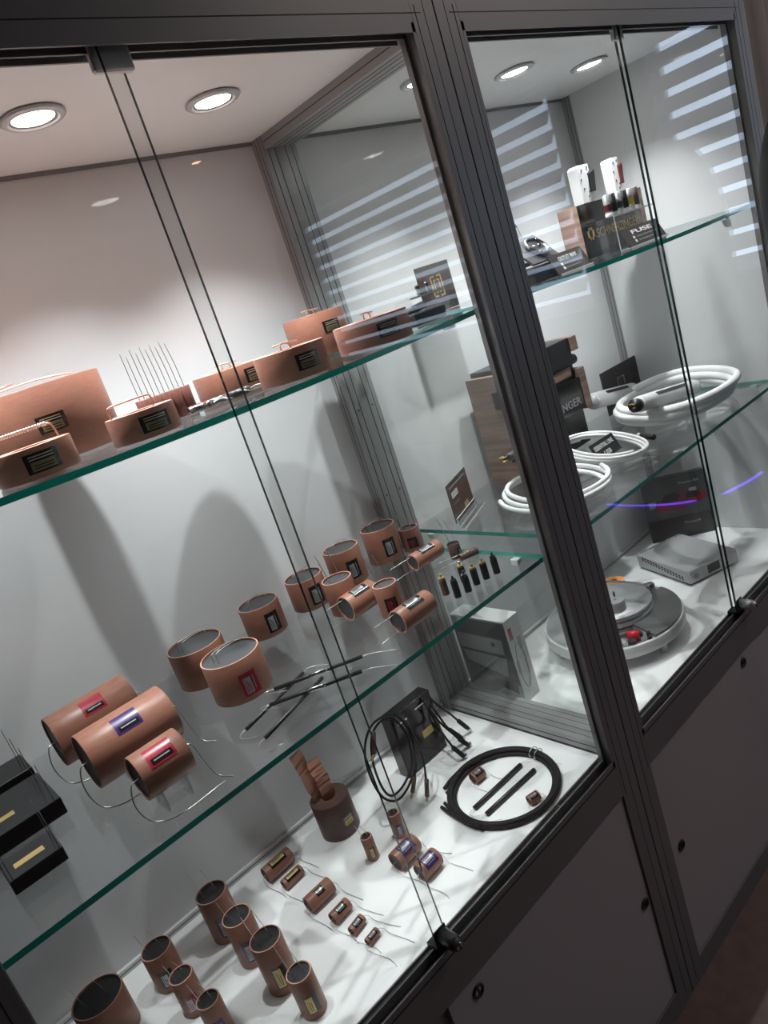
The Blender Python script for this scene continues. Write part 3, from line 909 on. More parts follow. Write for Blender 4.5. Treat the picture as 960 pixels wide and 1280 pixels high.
# ------------------------------------------------------------------ black potted boxes, lower left
for (x0, x1, y0, y1, h, lb, gl) in ((-.955, -.816, .372, .44, .024, 'black flat box with thin wire posts behind the larger one', False),
                                    (-.955, -.816, .233, .345, .024, 'large black flat box with gold strip and upright wire posts', True),
                                    (-.908, -.847, .130, .186, .018, 'small black flat box with a gold strip at the shelf front', True)):
    root = empty('potted_box', ((x0 + x1) / 2, (y0 + y1) / 2, S1), lb, 'box', 'black flat boxes on the lower glass shelf')
    hx, hy = (x1 - x0) / 2, (y1 - y0) / 2
    MB().box(-hx, hx, -hy, hy, 0, h, 'black', .001).build('case', root)
    if gl:
        if hx > .05: MB().box(-.03, .020, -hy * .42, -hy * .20, h, h + .0005, 'gold').build('gold_strip', root, label='gold strip')
        else: MB().box(-hx * .62, hx * .5, -hy * .30, hy * .12, h, h + .0005, 'gold').build('gold_strip', root, label='gold strip')
    for (sx, sy) in ((.9, -.75), (.9, .75), (-.85, -.7)):
        MB().tube([(hx * sx, hy * sy, h), (hx * sx - .001, hy * sy, h + .05)], .0005, 'darkgrey', 6).build('wire_post', root)

# ------------------------------------------------------------------ jack connectors
tops = [(554, 744, 'gold', 'brown'), (569, 747, 'satin', 'satin'), (582, 740, 'chrome', 'satin'), (592.5, 731, 'gold', 'satin'), (604.5, 724, 'gold', 'satin'), (617.5, 717, 'satin', 'satin'), (577, 728, 'gold', 'satin')]
for i, (u, v, tc_, bc_) in enumerate(tops):
    p = Zp(u + 4, v - 1, S1)
    lb = ['jack connector with reddish brown body at the left end of the row', 'black jack connector second from the left in the row', 'black jack connector with a bright collar third in the row',
          'black jack connector with gold collar fourth in the row', 'black jack connector with gold collar fifth in the row', 'all black jack connector at the right end of the row', 'jack connector with gold tip standing behind the row'][i]
    root = empty('jack_connector', p, lb, 'connector', 'jack connectors on the lower glass shelf')
    MB().lathe([(0, 0), (.0056, 0), (.0060, .001), (.0060, .026), (.0052, .028)], bc_, 24, smooth=False).build('barrel', root)
    MB().lathe([(.0046, .028), (.0050, .0285), (.0050, .0315), (.0026, .0318), (.0026, .0335), (.0018, .0336), (.0018, .0375), (0, .038)], tc_, 20, smooth=False).build('collar', root)

# ------------------------------------------------------------------ upper shelf, left case
G_u = 'flat copper drums on the upper glass shelf'


def udrum(x, y, r, h, label, lw, lh, la, wires, lz=.5, body='copper', wm='copperwire', extra=None):
    z = S2(x) + .0018
    return drum(x, y, z, r, h, label, 'goldx', lw=lw, lh=lh, lz=lz, la=la, wires=wires, group=G_u, fill='copper', along='x', wr=.0011, wm=wm, body=body, wall=r * .5)


def cross(h, s=.02, a=0):
    c, q = math.cos(a), math.sin(a)
    R2 = lambda x, y, z: (x * c - y * q, x * q + y * c, z)
    return [[R2(-s, 0, h + .008), R2(-s * .2, .002, h + .009), R2(s * .2, 0, h + .006), R2(s * .3, 0, h - .004)], [R2(s, .004, h + .007), R2(0, .006, h + .0085), R2(-s * .25, .006, h + .006), R2(-s * .3, .005, h - .004)]]


udrum(-.612, .325, .087, .098, 'huge copper drum at the left end of the upper glass shelf', .036, .022, -103, [[(-.08, -.02, .096), (-.06, -.01, .104), (0, 0, .108), (.05, .0, .104), (.06, .01, .1)], [(-.09, .02, .1), (-.04, .0, .110), (-.02, .01, .112)]], .50)
o3 = udrum(-.700, .118, .044, .033, 'flat copper drum with a beaded ceramic handle in front of the huge drum', .036, .021, -95, [[(-.034, 0, .03), (-.034, 0, .044), (-.026, 0, .051), (.024, 0, .051), (.032, 0, .046), (.034, 0, .03)]])
bd = MB()
for k in range(17):
    xx = -.026 + .051 * k / 16
    bd.lathe([(.0012, -.0015), (.0024, -.0006), (.0024, .0006), (.0012, .0015)], 'bead', 12, fr=lambda a, b, c: (xx + c, b, .051 + a))
bd.build('bead_string', o3)
udrum(-.575, .103, .0405, .032, 'flat copper drum with a plain bent wire handle, second from the left at the front', .036, .019, -92, [[(-.034, 0, .03), (-.034, 0, .042), (-.028, 0, .046), (.014, 0, .046), (.020, 0, .042), (.020, 0, .03)]])
udrum(-.325, .318, .059, .038, 'pale copper drum standing back behind the glass door edges', .032, .022, -82, cross(.038, .022))
udrum(-.345, .108, .050, .041, 'flat copper drum with crossed wires right of the glass door edges at the front', .034, .021, -98, cross(.041, .022))
udrum(-.128, .325, .0545, .072, 'tall copper drum at the back near the divider', .032, .020, -97, cross(.072, .02), .62)
udrum(-.193, .105, .0565, .0405, 'dark shaded copper drum at the right front of the upper shelf', .034, .021, -106, cross(.041, .014))

# cluster of small upright tubes
G_t = 'small copper tubes with long upright wires'
k = 0
for i in range(5):
    for j in range(2):
        x = -.506 + i * .0155; y = .240 + j * .017
        rt = empty('film_capacitor', (x, y, S2(x) + .0002), ['first', 'second', 'third', 'fourth', 'fifth'][i] + ' small copper tube from the left in the ' + ['front', 'back'][j] + ' row of the wired cluster', 'capacitor', G_t)
        mb = MB(); mb.cyl(.0071, 0, .040, 'tubecopper', 20, ch=.0005); mb.build('tube_body', rt)
        MB().tube([(0, 0, .04), (-.0005, .001, .07), (-.001 - .0006 * i, .002, .103 + .006 * ((i * 3 + j) % 3))], .0005, 'darkgrey', 6, 3).build('lead_wire', rt)
# loose silver tubes in a clear tray
rt = empty('acrylic_tray', (-.415, .17, S2(-.415)), 'clear acrylic strip tray under the loose silver tubes', 'tray')
MB().box(-.065, .065, -.02, .02, 0, .003, 'acryl').box(-.065, .065, -.02, -.018, .003, .010, 'acryl').build('tray_body', rt)
for i, (u0, v0, u1, v1, m_) in enumerate(((236, 507, 262, 500, 'redpart'), (262, 501, 290, 491, 'chrome'), (285, 492, 312, 482, 'darkgrey'), (240, 515, 268, 506, 'chrome'))):
    yy = .165 if i < 3 else .155
    a = Yp(u0, v0 + 6, yy); b = Yp(u1, v1 + 6, yy)
    z = S2(-.4) + .0033 + .0052
    a.z = b.z = z
    lb = ['short tube with red bands at the left end of the clear tray', 'bright metal tube in the middle of the clear tray', 'dark grey tube at the right end of the clear tray', 'bright metal tube lying in front in the clear tray'][i]
    rt = empty('tube_capacitor', a, lb, 'capacitor', 'loose tubes in the clear tray')
    d = b - a
    MB().tube([(0, 0, 0), tuple(d)], .005, 'chrome' if i != 2 else 'darkgrey', 20).build('tube_body', rt)
    bnd = MB()
    for t_ in (.05, .5, .8): bnd.tube([tuple(d * t_), tuple(d * (t_ + .12))], .0053, m_, 20)
    bnd.build('end_band', rt)
    MB().tube([tuple(d), tuple(d * 1.25 + Vector((.004, -.006, .002))), tuple(d * 1.5 + Vector((.01, -.012, -.003)))], .0007, 'wire', 6, 4).build('lead_wire', rt)

# acrylic stand with black plug, right end of upper left shelf
zz = S2(-.08)
rt = empty('acrylic_stand', (-.078, .100, zz), 'clear acrylic stand with black plug block at the right end of the upper left shelf', 'stand')
MB().box(-.050, .030, -.020, .022, 0, .004, 'acryl').box(-.046, .030, -.018, .018, .044, .0465, 'acryl').box(-.046, -.0435, -.018, .018, .004, .044, 'acryl').box(-.050, .030, -.0205, -.020, 0, .004, 'acryl_edge').box(-.046, .03, -.0185, -.018, .044, .0465, 'acryl_edge').build('clear_stand', rt)
rt = empty('plug_block', (-.078, .100, zz + .0042), 'black moulded plug lying inside the clear acrylic stand', 'connector')
MB().box(-.040, .028, -.014, .014, 0, .020, 'darkgrey', .003).tube([(-.038, 0, .024), (-.005, 0, .027)], .006, 'darkgrey', 16).build('plug_body', rt)
for dx in (-.008, .014):
    rt = empty('metal_pin', (-.078 + dx, .100, zz + .0467), ['short metal pin standing on the clear acrylic stand, left one', 'short metal pin standing on the clear acrylic stand, right one'][dx > 0], 'pin', 'metal pins on the acrylic stand')
    MB().cyl(.0028, 0, .016, 'alu_light', 16, ch=.0006).lathe([(.003, .010), (.0033, .012), (.003, .014)], 'darkgrey', 16).build('pin_body', rt)

# ------------------------------------------------------------------ right case, upper shelf
V = Vector
zc2 = S2(.24)
rt = empty('logo_card', (.247, .380, zc2), 'dark square card with a gold bracket logo standing at the back, left of the post', 'card')
MB().box(-.05, .05, 0, .004, 0, .098, 'card').build('card_board', rt)
q = MB(); yl = -.0006


def ring(mb, x0, x1, z0, z1, t, m, y0, y1, gap=True):
    mb.box(x0, x0 + t, y0, y1, z0, z1, m).box(x1 - t, x1, y0, y1, z0, z1, m)
    w3 = (x1 - x0) * (.38 if gap else .5)
    for z in (z0, z1 - t):
        mb.box(x0, x0 + w3, y0, y1, z, z + t, m).box(x1 - w3, x1, y0, y1, z, z + t, m)


ring(q, -.016, .018, .030, .074, .0032, 'gold', yl, 0); ring(q, -.008, .010, .038, .066, .0028, 'gold', yl, 0)
q.build('gold_logo', rt)

zc2 = S2(.30)
rt = empty('hinged_case', (.300, .15, zc2), 'open black hinged case with a metal socket disc inside, right of the post', 'case')
MB().box(-.055, .055, -.02, .05, 0, .030, 'satin', .001).build('case_base', rt)
MB().slab([(-.05, .052, .032), (.05, .052, .032), (.05, .075, .118), (-.05, .075, .118)], (0, 1, .2), .008, 'satin').build('case_lid', rt)
MB().slab([(-.042, .050, .040), (.042, .050, .040), (.042, .070, .110), (-.042, .070, .110)], (0, -1, .2), .002, 'gtext').build('lid_lining', rt)
MB().slab([(-.045, -.012, .032), (.045, -.012, .032), (.045, .040, .084), (-.045, .040, .084)], (0, -.7, .7), .004, 'darkgrey').build('cushion', rt)
sd = MB(); ctr = V((0.008, .010, .064)); nn = V((0, -.7, .7)).normalized(); uu = V((1, 0, 0)); vv = nn.cross(uu)
fr_ = lambda a, b, c: tuple(ctr + uu * a + vv * b + nn * c)
sd.lathe([(.026, 0), (.026, .004), (.023, .006), (.020, .004), (.019, .001)], 'chrome', 36, fr_).disc(.0195, .001, 'satin', 36, fr_)
for a_ in (-.008, .008): sd.lathe([(.003, .001), (.003, .004), (0, .004)], 'chrome', 14, lambda a, b, c, a_=a_: fr_(a + a_, b, c))
sd.build('socket_disc', rt)


def sign(x0, x1, y, z, h, txt, label, tilt=.018):
    rt = empty('sign_holder', ((x0 + x1) / 2, y, z), label, 'sign', 'small black signs on the upper shelf')
    hx = (x1 - x0) / 2
    P = [(-hx, 0, .003), (hx, 0, .003), (hx, tilt, h), (-hx, tilt, h)]
    nrm = V((0, -h, tilt)).normalized()
    MB().slab(P, tuple(-nrm), .003, 'card').build('sign_face', rt)
    MB().slab([(-hx, tilt + .003, h), (hx, tilt + .003, h), (hx, .04, 0), (-hx, .04, 0)], (0, .3, .3), .002, 'acryl').box(-hx, hx, -.004, .042, 0, .003, 'acryl').box(-hx, hx, -.0045, -.004, 0, .003, 'acryl_edge').build('acrylic_holder', rt)
    u = V((1, 0, 0)); vv_ = V((0, tilt, h - .003)).normalized()
    o_ = V((-hx, 0, .003))
    lettering(txt, o_ + u * hx * .45 + vv_ * h * .62 + nrm * .0003, u, vv_, h * .30, 'wtext', rt, width=hx * 1.1)
    g_ = MB()
    for kk, (ww, hh) in enumerate(((1.1, .40), (.9, .18))):
        p0 = o_ + u * hx * .62 + vv_ * h * hh + nrm * .0003
        for s_ in range(9):
            a0_ = p0 + u * hx * ww * (s_ / 9)
            g_.quad(a0_, a0_ + u * hx * ww / 13, a0_ + u * hx * ww / 13 + vv_ * .0025, a0_ + vv_ * .0025, 'gtext')
        c0 = o_ + u * hx * .42 + vv_ * (h * hh - .0015) + nrm * .0003
        g_.quad(c0, c0 + u * .007, c0 + u * .007 + vv_ * .006, c0 + vv_ * .006, 'wtext')
    g_.build('small_print', rt)
    return rt


sign(.292, .402, .112, S2(.35), .040, 'OUTLET MAX', 'small dark sign reading OUTLET MAX in front of the black hinged case')
sign(.560, .715, .118, S2(.63), .042, 'FUSE', 'small dark sign reading FUSE in front of the black wooden block')

zb = S2(.74)
rt = empty('wooden_block', (.745, .275, zb), 'black fronted block with walnut ends and gold lettering on the upper shelf', 'block')
MB().box(-.14, .125, -.023, .025, 0, .119, 'black').build('black_body', rt)
MB().box(-.1415, -.14, -.025, .027, 0, .120, 'wood').box(-.141, -.137, .0, .027, 0, .12, 'wood').build('end_board', rt)
MB().box(.125, .141, -.025, .027, 0, .120, 'wood').build('end_board', rt)
q = MB(); ring(q, -.118, -.092, .038, .066, .006, 'gold', -.0238, -.023); q.build('gold_logo', rt)
lettering('SCHNERZINGER', (-.082, -.0233, .040), (1, 0, 0), (0, 0, 1), .028, 'golddim', rt, width=.19)

for i, (x, y) in enumerate(((.680, .272), (.818, .275))):
    rt = empty('fuse_holder', (x, y, zb + .1205), ['white fuse holder with black lever on the left of the wooden block', 'white fuse holder with dark red lever on the right of the wooden block'][i], 'fuse holder', 'white fuse holders on the wooden block')
    wd = .026 if i == 0 else .018
    mb = MB(); P = [(-wd, -.012, 0), (wd * .7, -.012, 0), (wd * .7, -.012, .030), (wd * .4, -.012, .036), (wd * .4, -.012, .062), (wd * .8, -.012, .066), (wd * .8, -.012, .082), (-wd * .6, -.012, .082), (-wd, -.012, .076)]
    mb.slab(P, (0, 1, 0), .026, 'plastic_w'); mb.build('housing', rt)
    MB().slab([(wd * .4, -.016, .020), (wd * 1.0, -.016, .020), (wd * 1.3, -.016, .055), (wd * 1.35, -.016, .066), (wd * .5, -.016, .060)], (0, 1, 0), .030, 'satin' if i == 0 else 'fusered').build('lever', rt)
    h_ = MB()
    for (a, b) in ((-.4, .07), (.5, .074), (-.5, .03), (.2, .022), (-.7, .05), (0, .012)):
        h_.cyl(.0022, 0, .0006, 'groove', 12, fr=lambda p, q_, c: (a * wd + p, -.0122 - c, b + q_))
    h_.build('screw_hole', rt)

zq = S2(.62)
rt = empty('acrylic_riser', (.690, .190, zq), 'clear acrylic riser carrying the row of fuses', 'stand')
MB().box(-.085, .085, -.022, .022, .072, .075, 'acryl').box(-.085, -.082, -.022, .022, 0, .072, 'acryl').box(.03, .033, -.022, .022, 0, .072, 'acryl').box(-.095, .05, -.028, .026, 0, .003, 'acryl').box(-.085, .085, -.0225, -.022, .072, .075, 'acryl_edge').box(-.095, .05, -.0285, -.028, 0, .003, 'acryl_edge').box(-.0852, -.0820, -.0224, -.0220, 0, .072, 'acryl_edge').build('clear_riser', rt)
for i in range(6):
    x = .628 + .024 * i
    lb = ['fuse with red band at the left end of the riser', 'dark fuse second on the riser', 'silver fuse third on the riser', 'dark fuse fourth on the riser', 'fuse with yellow band fifth on the riser', 'dark fuse at the right end of the riser'][i]
    rt = empty('fuse', (x, .190, zq + .0752), lb, 'fuse', 'fuses on the acrylic riser')
    MB().cyl(.0075, 0, .046, ['alu_light', 'satin', 'alu_light', 'satin', 'alu_light', 'brown'][i], 20, ch=.001).build('fuse_tube', rt)
    MB().cyl(.0078, .012, .026, ['fusered', 'satin', 'darkgrey', 'satin', 'fuseyel', 'darkgrey'][i], 20).build('colour_band', rt)
    MB().cyl(.0085, .0, .008, 'plastic_w', 20, ch=.001).build('end_cap', rt)

# ------------------------------------------------------------------ right case, lower glass shelf
rt = empty('power_unit', (.445, .375, S1), 'large walnut sided black power unit standing on the lower shelf behind the post', 'power unit')
MB().box(-.147, -.132, -.06, .055, 0, .251, 'wood', .001).build('wood_cheek', rt)
MB().box(.118, .140, -.058, .055, .228, .262, 'wood', .001).box(.118, .140, -.060, .02, .085, .185, 'wood', .001).build('wood_cheek', rt)
b_ = MB().box(-.132, .118, -.045, .05, .004, .20, 'satin').box(-.132, .118, -.052, .05, .20, .262, 'satin', .002).box(-.132, .118, -.056, -.045, .09, .165, 'black').box(-.10, .10, -.050, -.045, .175, .195, 'wood')
b_.build('black_body', rt)
MB().cyl(.012, 0, .03, 'satin', 24, fr=lambda a, b, c: (.118 + c, -.03 + a, .205 + b)).build('rear_knob', rt)
lettering('SCHNERZINGER', (-.112, -.0563, .104), (1, 0, 0), (0, 0, 1), .026, 'gtext', rt, width=.215)
MB().box(-.151, -.147, -.045, -.015, .175, .215, 'satin', .001).box(-.151, -.147, -.05, -.02, .05, .075, 'satin', .001).build('side_socket', rt)

# dark card at the back
rt = empty('display_card', (.90, .405, S1), 'black landscape card behind the white cable coils', 'card')
MB().box(-.125, .055, 0, .004, .0, .118, 'card').build('card_board', rt)
q = MB(); ring(q, -.055, -.02, .05, .085, .003, 'gtext', -.0006, 0); q.box(-.09, .0, -.0006, 0, .036, .040, 'gtext'); q.build('logo_print', rt)


def coil(name, cx_, cy_, z, rx, ry, turns, r, m, label, lift=.8, jit=.01, rot=0, seg=28, tilt=0.0):
    rt_ = empty(name, (cx_, cy_, z), label, 'cable')
    pts = []
    for i in range(int(turns * seg)):
        a = 2 * PI * i / seg + rot; t_ = i / seg
        j = jit * math.sin(t_ * 5.1 + 1)
        pts.append(((rx + j) * math.cos(a), (ry + j * .8) * math.sin(a), r + t_ * 2 * r * lift + .25 * r * (1 + math.sin(a * 3)) + tilt * (1 + math.sin(a)) / 2))
    MB().tube(pts, r, m, 12, 2).build('cable_run', rt_)
    return rt_, pts


c1, pts = coil('power_cable', .765, .200, S1, .160, .125, 3.2, .0095, 'cable_w', 'thick white braided power cable coiled flat on the lower shelf', .72, .012, rot=.6, tilt=.012)


def plug(rt_, P0, P1, r, body, tip, L2=.012, plate=True):
    P0, P1 = V(P0), V(P1); d = P1 - P0; n_ = d.normalized()
    pl_ = MB().tube([P0, P0 + d * .04, P0 + d * .96, P1], [r * .92, r, r, r * .9], body, 24).build('plug_shell', rt_)
    if plate:
        t_ = MB(); up_ = V((-.3, -.6, .7)).normalized(); s_ = n_.cross(up_).normalized(); up_ = s_.cross(n_).normalized()
        c_ = P0 + d * .5 + up_ * (r * 1.0)
        t_.slab([c_ - n_ * d.length * .26 - s_ * .0042, c_ + n_ * d.length * .26 - s_ * .0042, c_ + n_ * d.length * .26 + s_ * .0042, c_ - n_ * d.length * .26 + s_ * .0042], up_, .0008, 'satin')
        t_.build('name_strip', pl_)
    tp_ = MB().tube([P0, P0 - n_ * L2], r * .82, tip, 24)
    tp_.build('plug_head', pl_, label='black plug head' if tip == 'satin' else 'plug head')
    if tip == 'satin':
        g_ = MB(); s_ = n_.orthogonal().normalized(); q_ = n_.cross(s_)
        for a_ in (s_ * .006, -s_ * .006, q_ * .005): g_.tube([P0 - n_ * L2 + a_, P0 - n_ * (L2 + .014) + a_], .0018, 'gold', 8)
        g_.build('contact_pin', pl_)


oc = V(c1.location)
pz = S1 + .050
plug(c1, Yp(797, 506, .16) - oc, Yp(868, 483, .19) - oc, .0185, 'plastic_w', 'satin', .016)
plug(c1, Yp(740, 502, .36) - oc, Yp(792, 488, .36) - oc, .0215, 'plastic_w', 'plastic_w', .004)
MB().tube([Yp(792, 488, .36) - oc, Yp(815, 483, .35) - oc, Yp(848, 479, .28) - oc, Yp(872, 484, .19) - oc], .0095, 'cable_w', 12, 6).build('cable_run', c1)

c2, _ = coil('interconnect_cable', .425, .205, S1, .070, .095, 3.6, .0036, 'cable_w', 'thin white cable coiled around the small ESSENTIAL LINE USB sign', .7, .006, rot=1.0, tilt=.035)
oc = V(c2.location)
plug(c2, V((.072, -.055, .026)), V((.060, -.092, .024)), .0068, 'satin', 'plastic_w', .010, False)
c3, _ = coil('audio_cable', .218, .195, S1, .100, .105, 2.6, .0048, 'cable_w', 'white cable coiled in a loose ring either side of the post', .75, .012, rot=2.4, tilt=.018)
oc = V(c3.location)
plug(c3, Yp(634, 572, .29) - oc, Yp(647, 566, .29) - oc, .009, 'darkgrey', 'satin', .006, False)

rt = empty('usb_sign', (.412, .190, S1), 'small tilted black sign reading ESSENTIAL LINE USB inside the thin white coil', 'sign')
P = [V((-.045, -.012, .014)), V((.045, -.012, .014)), V((.045, .006, .052)), V((-.045, .006, .052))]
nrm = (P[1] - P[0]).cross(P[3] - P[0]).normalized()
MB().slab(P, tuple(-nrm), .002, 'card').build('sign_face', rt)
vv_ = (P[3] - P[0]).normalized()
lettering('ESSENTIAL LINE', P[0] + V((.008, 0, 0)) + vv_ * .024 + nrm * .0003, (1, 0, 0), vv_, .014, 'wtext', rt, width=.072)
lettering('USB', P[0] + V((.030, 0, 0)) + vv_ * .006 + nrm * .0003, (1, 0, 0), vv_, .014, 'wtext', rt, width=.026)
MB().box(-.05, .05, -.016, .045, 0, .003, 'acryl').slab([(-.045, .0095, .050), (.045, .0095, .050), (.045, .04, .003), (-.045, .04, .003)], (0, .5, .5), .002, 'acryl').box(-.05, .05, -.0165, -.016, 0, .003, 'acryl_edge').build('acrylic_holder', rt)
rt = empty('acrylic_block', (.215, .205, S1), 'clear acrylic block inside the ring of white cable behind the post', 'stand')
MB().box(-.045, .045, -.03, .05, 0, .003, 'acryl').box(-.04, .04, -.002, .03, .003, .045, 'acryl').box(-.0402, .0402, -.0024, -.002, .043, .045, 'acryl_edge').box(-.045, .045, -.0305, -.030, 0, .003, 'acryl_edge').build('clear_block', rt)
MB().slab([(-.035, -.024, .006), (.035, -.024, .006), (.035, -.004, .034), (-.035, -.004, .034)], (0, 1, -.7), .0015, 'card').build('sign_face', rt)

# angled card seen through the divider
a = Zp(563, 660, S1 + .010); b = Zp(593, 627, S1 + .010)
a = V((max(a.x, .05), a.y, S1 + .010))
dx_ = V((b.x - a.x, b.y - a.y, 0)); hgt = .082
rt = empty('info_card', (a.x, a.y, S1), 'dark brown angled information card in an acrylic holder beside the glass divider', 'card')
nn = V((dx_.y, -dx_.x, 0)).normalized()
MB().slab([(0, 0, .010), tuple(dx_ + V((0, 0, .010))), tuple(dx_ + V((0, 0, hgt + .010))), (0, 0, hgt + .010)], tuple(-nn), .0015, 'cardbrown').build('card_board', rt)
pr = MB()


def onp(u0, u1, v0, v1, m_):
    e = nn * .0004
    pr.quad(dx_ * u0 + V((0, 0, .010 + hgt * v0)) + e, dx_ * u1 + V((0, 0, .010 + hgt * v0)) + e, dx_ * u1 + V((0, 0, .010 + hgt * v1)) + e, dx_ * u0 + V((0, 0, .010 + hgt * v1)) + e, m_)


onp(.08, .9, .86, .90, 'gtext')
for k in range(3): onp(.12, .42, .60 + .055 * k, .64 + .055 * k, 'wtext')
onp(.12, .38, .44, .46, 'gtext'); onp(.55, .75, .12, .26, 'gold'); onp(0, 1, .93, 1.0, 'card')
pr.build('card_print', rt)
MB().slab([tuple(-nn * .006 - dx_ * .1), tuple(dx_ * 1.1 - nn * .006), tuple(dx_ * 1.1 + nn * .02), tuple(nn * .02 - dx_ * .1)], (0, 0, 1), .003, 'acryl', 'acryl_edge').slab([tuple(nn * .002), tuple(dx_ + nn * .002), tuple(dx_ + nn * .002 + V((0, 0, .02))), tuple(nn * .002 + V((0, 0, .02)))], tuple(nn), .002, 'acryl', 'acryl_edge').build('acrylic_holder', rt)

# ------------------------------------------------------------------ right case, base: box, turntable, device, poster box
rt = empty('product_box', (.048, .275, ZF), 'tall white and dark box showing machine pictures, behind the glass divider', 'box')
w_, dd_, hh_ = .048, .158, .198
MB().box(0, w_, 0, dd_, 0, hh_, 'whitecard').build('carton', rt)
f = MB(); X = -.0004
f.box(X, 0, .002, dd_ - .002, .0, hh_ * .98, 'greycard').build('dark_side', rt)
f = MB(); X2 = -.0008
f.slab([(X2, .022, .115), (X2, dd_ - .008, .118), (X2, dd_ - .008, .155), (X2, .020, .152)], (-1, 0, 0), .0002, 'greyprint')
f.slab([(X2, .020, .108), (X2, dd_ - .010, .112), (X2, dd_ - .010, .115), (X2, .020, .112)], (-1, 0, 0), .0003, 'card')
f.slab([(X2, .030, .060), (X2, dd_ - .018, .085), (X2, dd_ - .012, .111), (X2, .020, .107)], (-1, 0, 0), .0002, 'greyprint')
f.slab([(X2, .012, .02), (X2, .055, .03), (X2, dd_ * .6, .06), (X2, dd_ * .62, .072), (X2, .04, .05), (X2, .01, .04)], (-1, 0, 0), .0003, 'card')
f.slab([(X2, .0, .0), (X2, .10, .0), (X2, .05, .03), (X2, .0, .045)], (-1, 0, 0), .0002, 'whitecard')
f.cyl(.006, 0, .0003, 'card', 20, fr=lambda a, b, c: (X2 - .0003 - c, .048 + a, .138 + b))
f.build('side_print', rt)
f = MB()
f.box(.006, .016, -.0006, 0, .150, .178, 'red')
loop = [(.022 + .013 * math.cos(t_ / 20 * 2 * PI), -.0006, .085 + .055 * math.sin(t_ / 20 * 2 * PI)) for t_ in range(20)]
f.tube(loop, .0012, 'greyprint', 6, 1, True); f.box(.028, .036, -.0012, 0, .12, .150, 'greyprint'); f.box(.006, .012, -.0012, 0, .07, .10, 'greyprint')
f.build('front_print', rt)
f = MB()
for k in range(5): f.box(.006 + .004 * k, .0085 + .004 * k, .060 + .012 * k, .085 + .01 * k, hh_, hh_ + .0004, 'gtext')
f.build('top_print', rt)

# turntable / small record deck
tc_ = V((.345, .232, ZF))
rt = empty('turntable', tc_, 'round silver turntable with metal platter and orange disc on the white base', 'turntable')
Rt = .157
mb = MB()
n = 64
# plinth: round disc with a flat cut-out wedge
mb.lathe([(0, .026), (Rt - .012, .026), (Rt - .012, .030), (Rt - .004, .030), (Rt, .034), (Rt, .052), (Rt - .003, .055)], 'alu_light', n)
mb.lathe([(Rt - .003, .055), (.10, .055), (0, .055)], 'alu_light', n, smooth=False); mb.build('plinth', rt)
pm = MB()
rr_ = MB()
rr_.lathe([(Rt + .001, .030), (Rt + .0015, .034), (Rt + .0015, .053), (Rt, .056), (Rt - .004, .056)], 'plastic_w', n); rr_.build('white_rim', rt, label='white rim')
mb = MB()
m0 = math.radians(-165); m1 = math.radians(-114)
P = [(.075 * math.cos(m0), .075 * math.sin(m0), .0555)] + [(Rt * .95 * math.cos(m0 + (m1 - m0) * k / 12), Rt * .95 * math.sin(m0 + (m1 - m0) * k / 12), .0555) for k in range(13)] + [(.075 * math.cos(m1), .075 * math.sin(m1), .0555)]
mb.slab(P, (0, 0, 1), .0012, 'chrome'); mb.build('motor_plate', rt)
m0 = math.radians(-112); m1 = math.radians(-18); mb = MB()
P = [(.04 * math.cos(m0), .04 * math.sin(m0), .0555)] + [(Rt * .985 * math.cos(m0 + (m1 - m0) * k / 16), Rt * .985 * math.sin(m0 + (m1 - m0) * k / 16), .0555) for k in range(17)] + [(.04 * math.cos(m1), .04 * math.sin(m1), .0555)]
mb.slab(P, (0, 0, 1), .006, 'steel'); mb.build('steel_wedge', rt, label='dark steel wedge plate')
mb = MB()
fr_ = lambda a, b, c: (a + .018, b + .006, c)
mb.lathe([(.086, .058), (.092, .060), (.092, .068), (.088, .070), (.088, .073), (.092, .075), (.092, .082), (.090, .084), (0, .084)], 'alu_light', n, fr_); mb.build('platter', rt)
MB().cyl(.020, .084, .108, 'alu_light', 32, fr=lambda a, b, c: (a - .012, b - .030, c), ch=.001).tube([(-.012, -.03, .108), (-.012, -.03, .128)], .003, 'chrome', 12).build('spindle_weight', rt)
MB().cyl(.009, .084, .0846, 'groove', 20, fr=lambda a, b, c: (a + .030, b - .012, c)).build('platter_hole', rt)
MB().tube([(-.078, -.090, .064), (-.070, -.112, .064)], .009, 'redpart', 16).build('red_motor', rt, label='red motor')
kn = MB()
for (x, y, r) in ((-.092, -.108, .010), (-.066, -.134, .005), (-.050, -.122, .005), (-.058, -.108, .004), (-.115, -.085, .006)):
    kn.cyl(r, .0565, .062, 'satin', 20, fr=lambda a, b, c: (x + a, y + b, c), ch=.001)
kn.build('control_knob', rt)
MB().cyl(.012, .0, .060, 'steel', 20, fr=lambda a, b, c: (a + .143, b + .078, c)).cyl(.026, .060, .067, 'orange', 32, fr=lambda a, b, c: (a + .143, b + .078, c)).cyl(.008, .067, .0676, 'groove', 20, fr=lambda a, b, c: (a + .143, b + .078, c)).build('orange_disc', rt, label='orange disc')
MB().cyl(.011, .061, .084, 'chrome', 24, fr=lambda a, b, c: (a + .118, b - .038, c), ch=.003).build('arm_bearing', rt)
MB().tube([(.06, .125, .080), (.110, .07, .082), (.118, -.038, .080)], .003, 'chrome', 10, 4).box(.02, .06, .115, .145, .056, .082, 'darkgrey', .002).build('tone_arm', rt)
MB().box(-.13, -.085, -.05, -.012, .056, .067, 'darkgrey', .001).build('side_block', rt)
for a_ in (-1.75, .5, 2.6):
    MB().cyl(.008, 0, .027, 'plastic_w', 20, fr=lambda a, b, c: (a + .135 * math.cos(a_), b + .135 * math.sin(a_), c)).build('foot', rt)
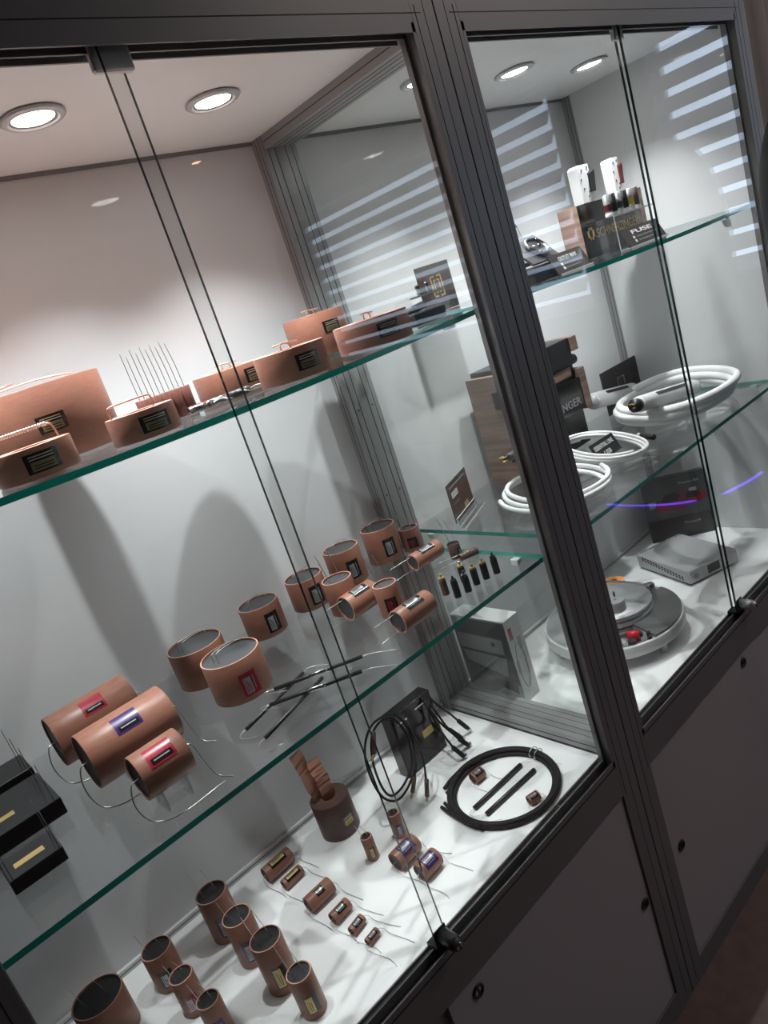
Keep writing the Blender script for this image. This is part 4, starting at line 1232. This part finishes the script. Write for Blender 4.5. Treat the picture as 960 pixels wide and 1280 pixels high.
# round glass plate leaning left part
# silver network box
p0 = V((.609, .181, 0)); p1 = V((.757, .122, 0)); ang = math.atan2(p1.y - p0.y, p1.x - p0.x)
rt = empty('audio_device', (p0.x, p0.y, ZF), 'silver desktop device with dark square screen and ventilated side', 'audio device', None, ang)
Wd, Dd, Hd = .155, .195, .040
mb = MB().box(0, Wd, 0, Dd, .006, Hd, 'device', .0015); mb.build('housing', rt)
fp = MB().box(.0015, Wd - .0015, -.0030, 0, .006, Hd - .001, 'alu_light', .0008).build('front_plate', rt)
MB().box(.058, .096, -.0036, -.0030, .012, .034, 'screen').build('screen', fp)
MB().cyl(.0072, 0, .002, 'gtext', 24, fr=lambda a, b, c: (.022 + a, -.003 - c, .022 + b), ch=.0005).build('power_button', fp)
MB().box(.044, .0448, -.0033, -.003, .007, .038, 'gtext').build('seam', fp)
vt = MB()
for k in range(15):
    for j in range(2):
        vt.box(-.0004, .0, .020 + .0105 * k, .0265 + .0105 * k, .0135 + .0013 * k - j * .0065 + .004, .0178 + .0013 * k - j * .0065 + .004, 'groove')
vt.build('side_vent', rt)
fn = MB()
for k in range(17): fn.box(.006 + .0087 * k, .0105 + .0087 * k, Dd, Dd + .006, .012, Hd + .001, 'device')
fn.build('rear_fins', rt)
for (x, y) in ((.015, .015), (Wd - .015, .015), (.015, Dd - .015), (Wd - .015, Dd - .015)): MB().cyl(.007, 0, .0065, 'rubber', 16, fr=lambda a, b, c: (x + a, y + b, c)).build('foot', rt)

# picture box with red machine
a = V((.835, .405, 0)); b = V((.937, .268, 0)); d = b - a; ang = math.atan2(d.y, d.x); L = d.length
rt = empty('picture_box', (a.x, a.y, ZF), 'dark upright box printed with a red turntable, behind the silver device', 'box', None, ang)
Hh = .190
MB().box(0, L, 0, .018, 0, Hh, 'greycard', .0006).build('carton', rt)
q = MB(); Y0 = -.0005
q.box(.0, L, Y0, 0, 0, .066, 'card')
q.slab([(.02, Y0, .095), (.10, Y0, .086), (.12, Y0, .096), (.155, Y0, .102), (L - .004, Y0, .110), (L - .004, Y0, .125), (.10, Y0, .125), (.07, Y0, .133), (.035, Y0, .118)], (0, -1, 0), .0003, 'printred')
q.slab([(.045, Y0 - .0003, .122), (.06, Y0 - .0003, .113), (.09, Y0 - .0003, .113), (.10, Y0 - .0003, .128), (.09, Y0 - .0003, .140), (.06, Y0 - .0003, .138)], (0, -1, 0), .0003, 'card')
q.slab([(.11, Y0 - .0003, .112), (.15, Y0 - .0003, .116), (.150, Y0 - .0003, .132), (.118, Y0 - .0003, .135)], (0, -1, 0), .0003, 'card')
q.box(.103, .110, Y0 - .0004, 0, .128, .146, 'printred').box(.125, .145, Y0 - .0004, 0, .133, .143, 'gtext').box(.012, .032, Y0 - .0002, 0, .105, .125, 'greyprint')
q.build('box_print', rt)
lettering('Phono B4', (.100, -.0006, .160), (1, 0, 0), (0, 0, 1), .011, 'gtext', rt, width=.055)
lettering('Phono4', (.095, -.0006, .040), (1, 0, 0), (0, 0, 1), .011, 'gtext', rt, width=.045)
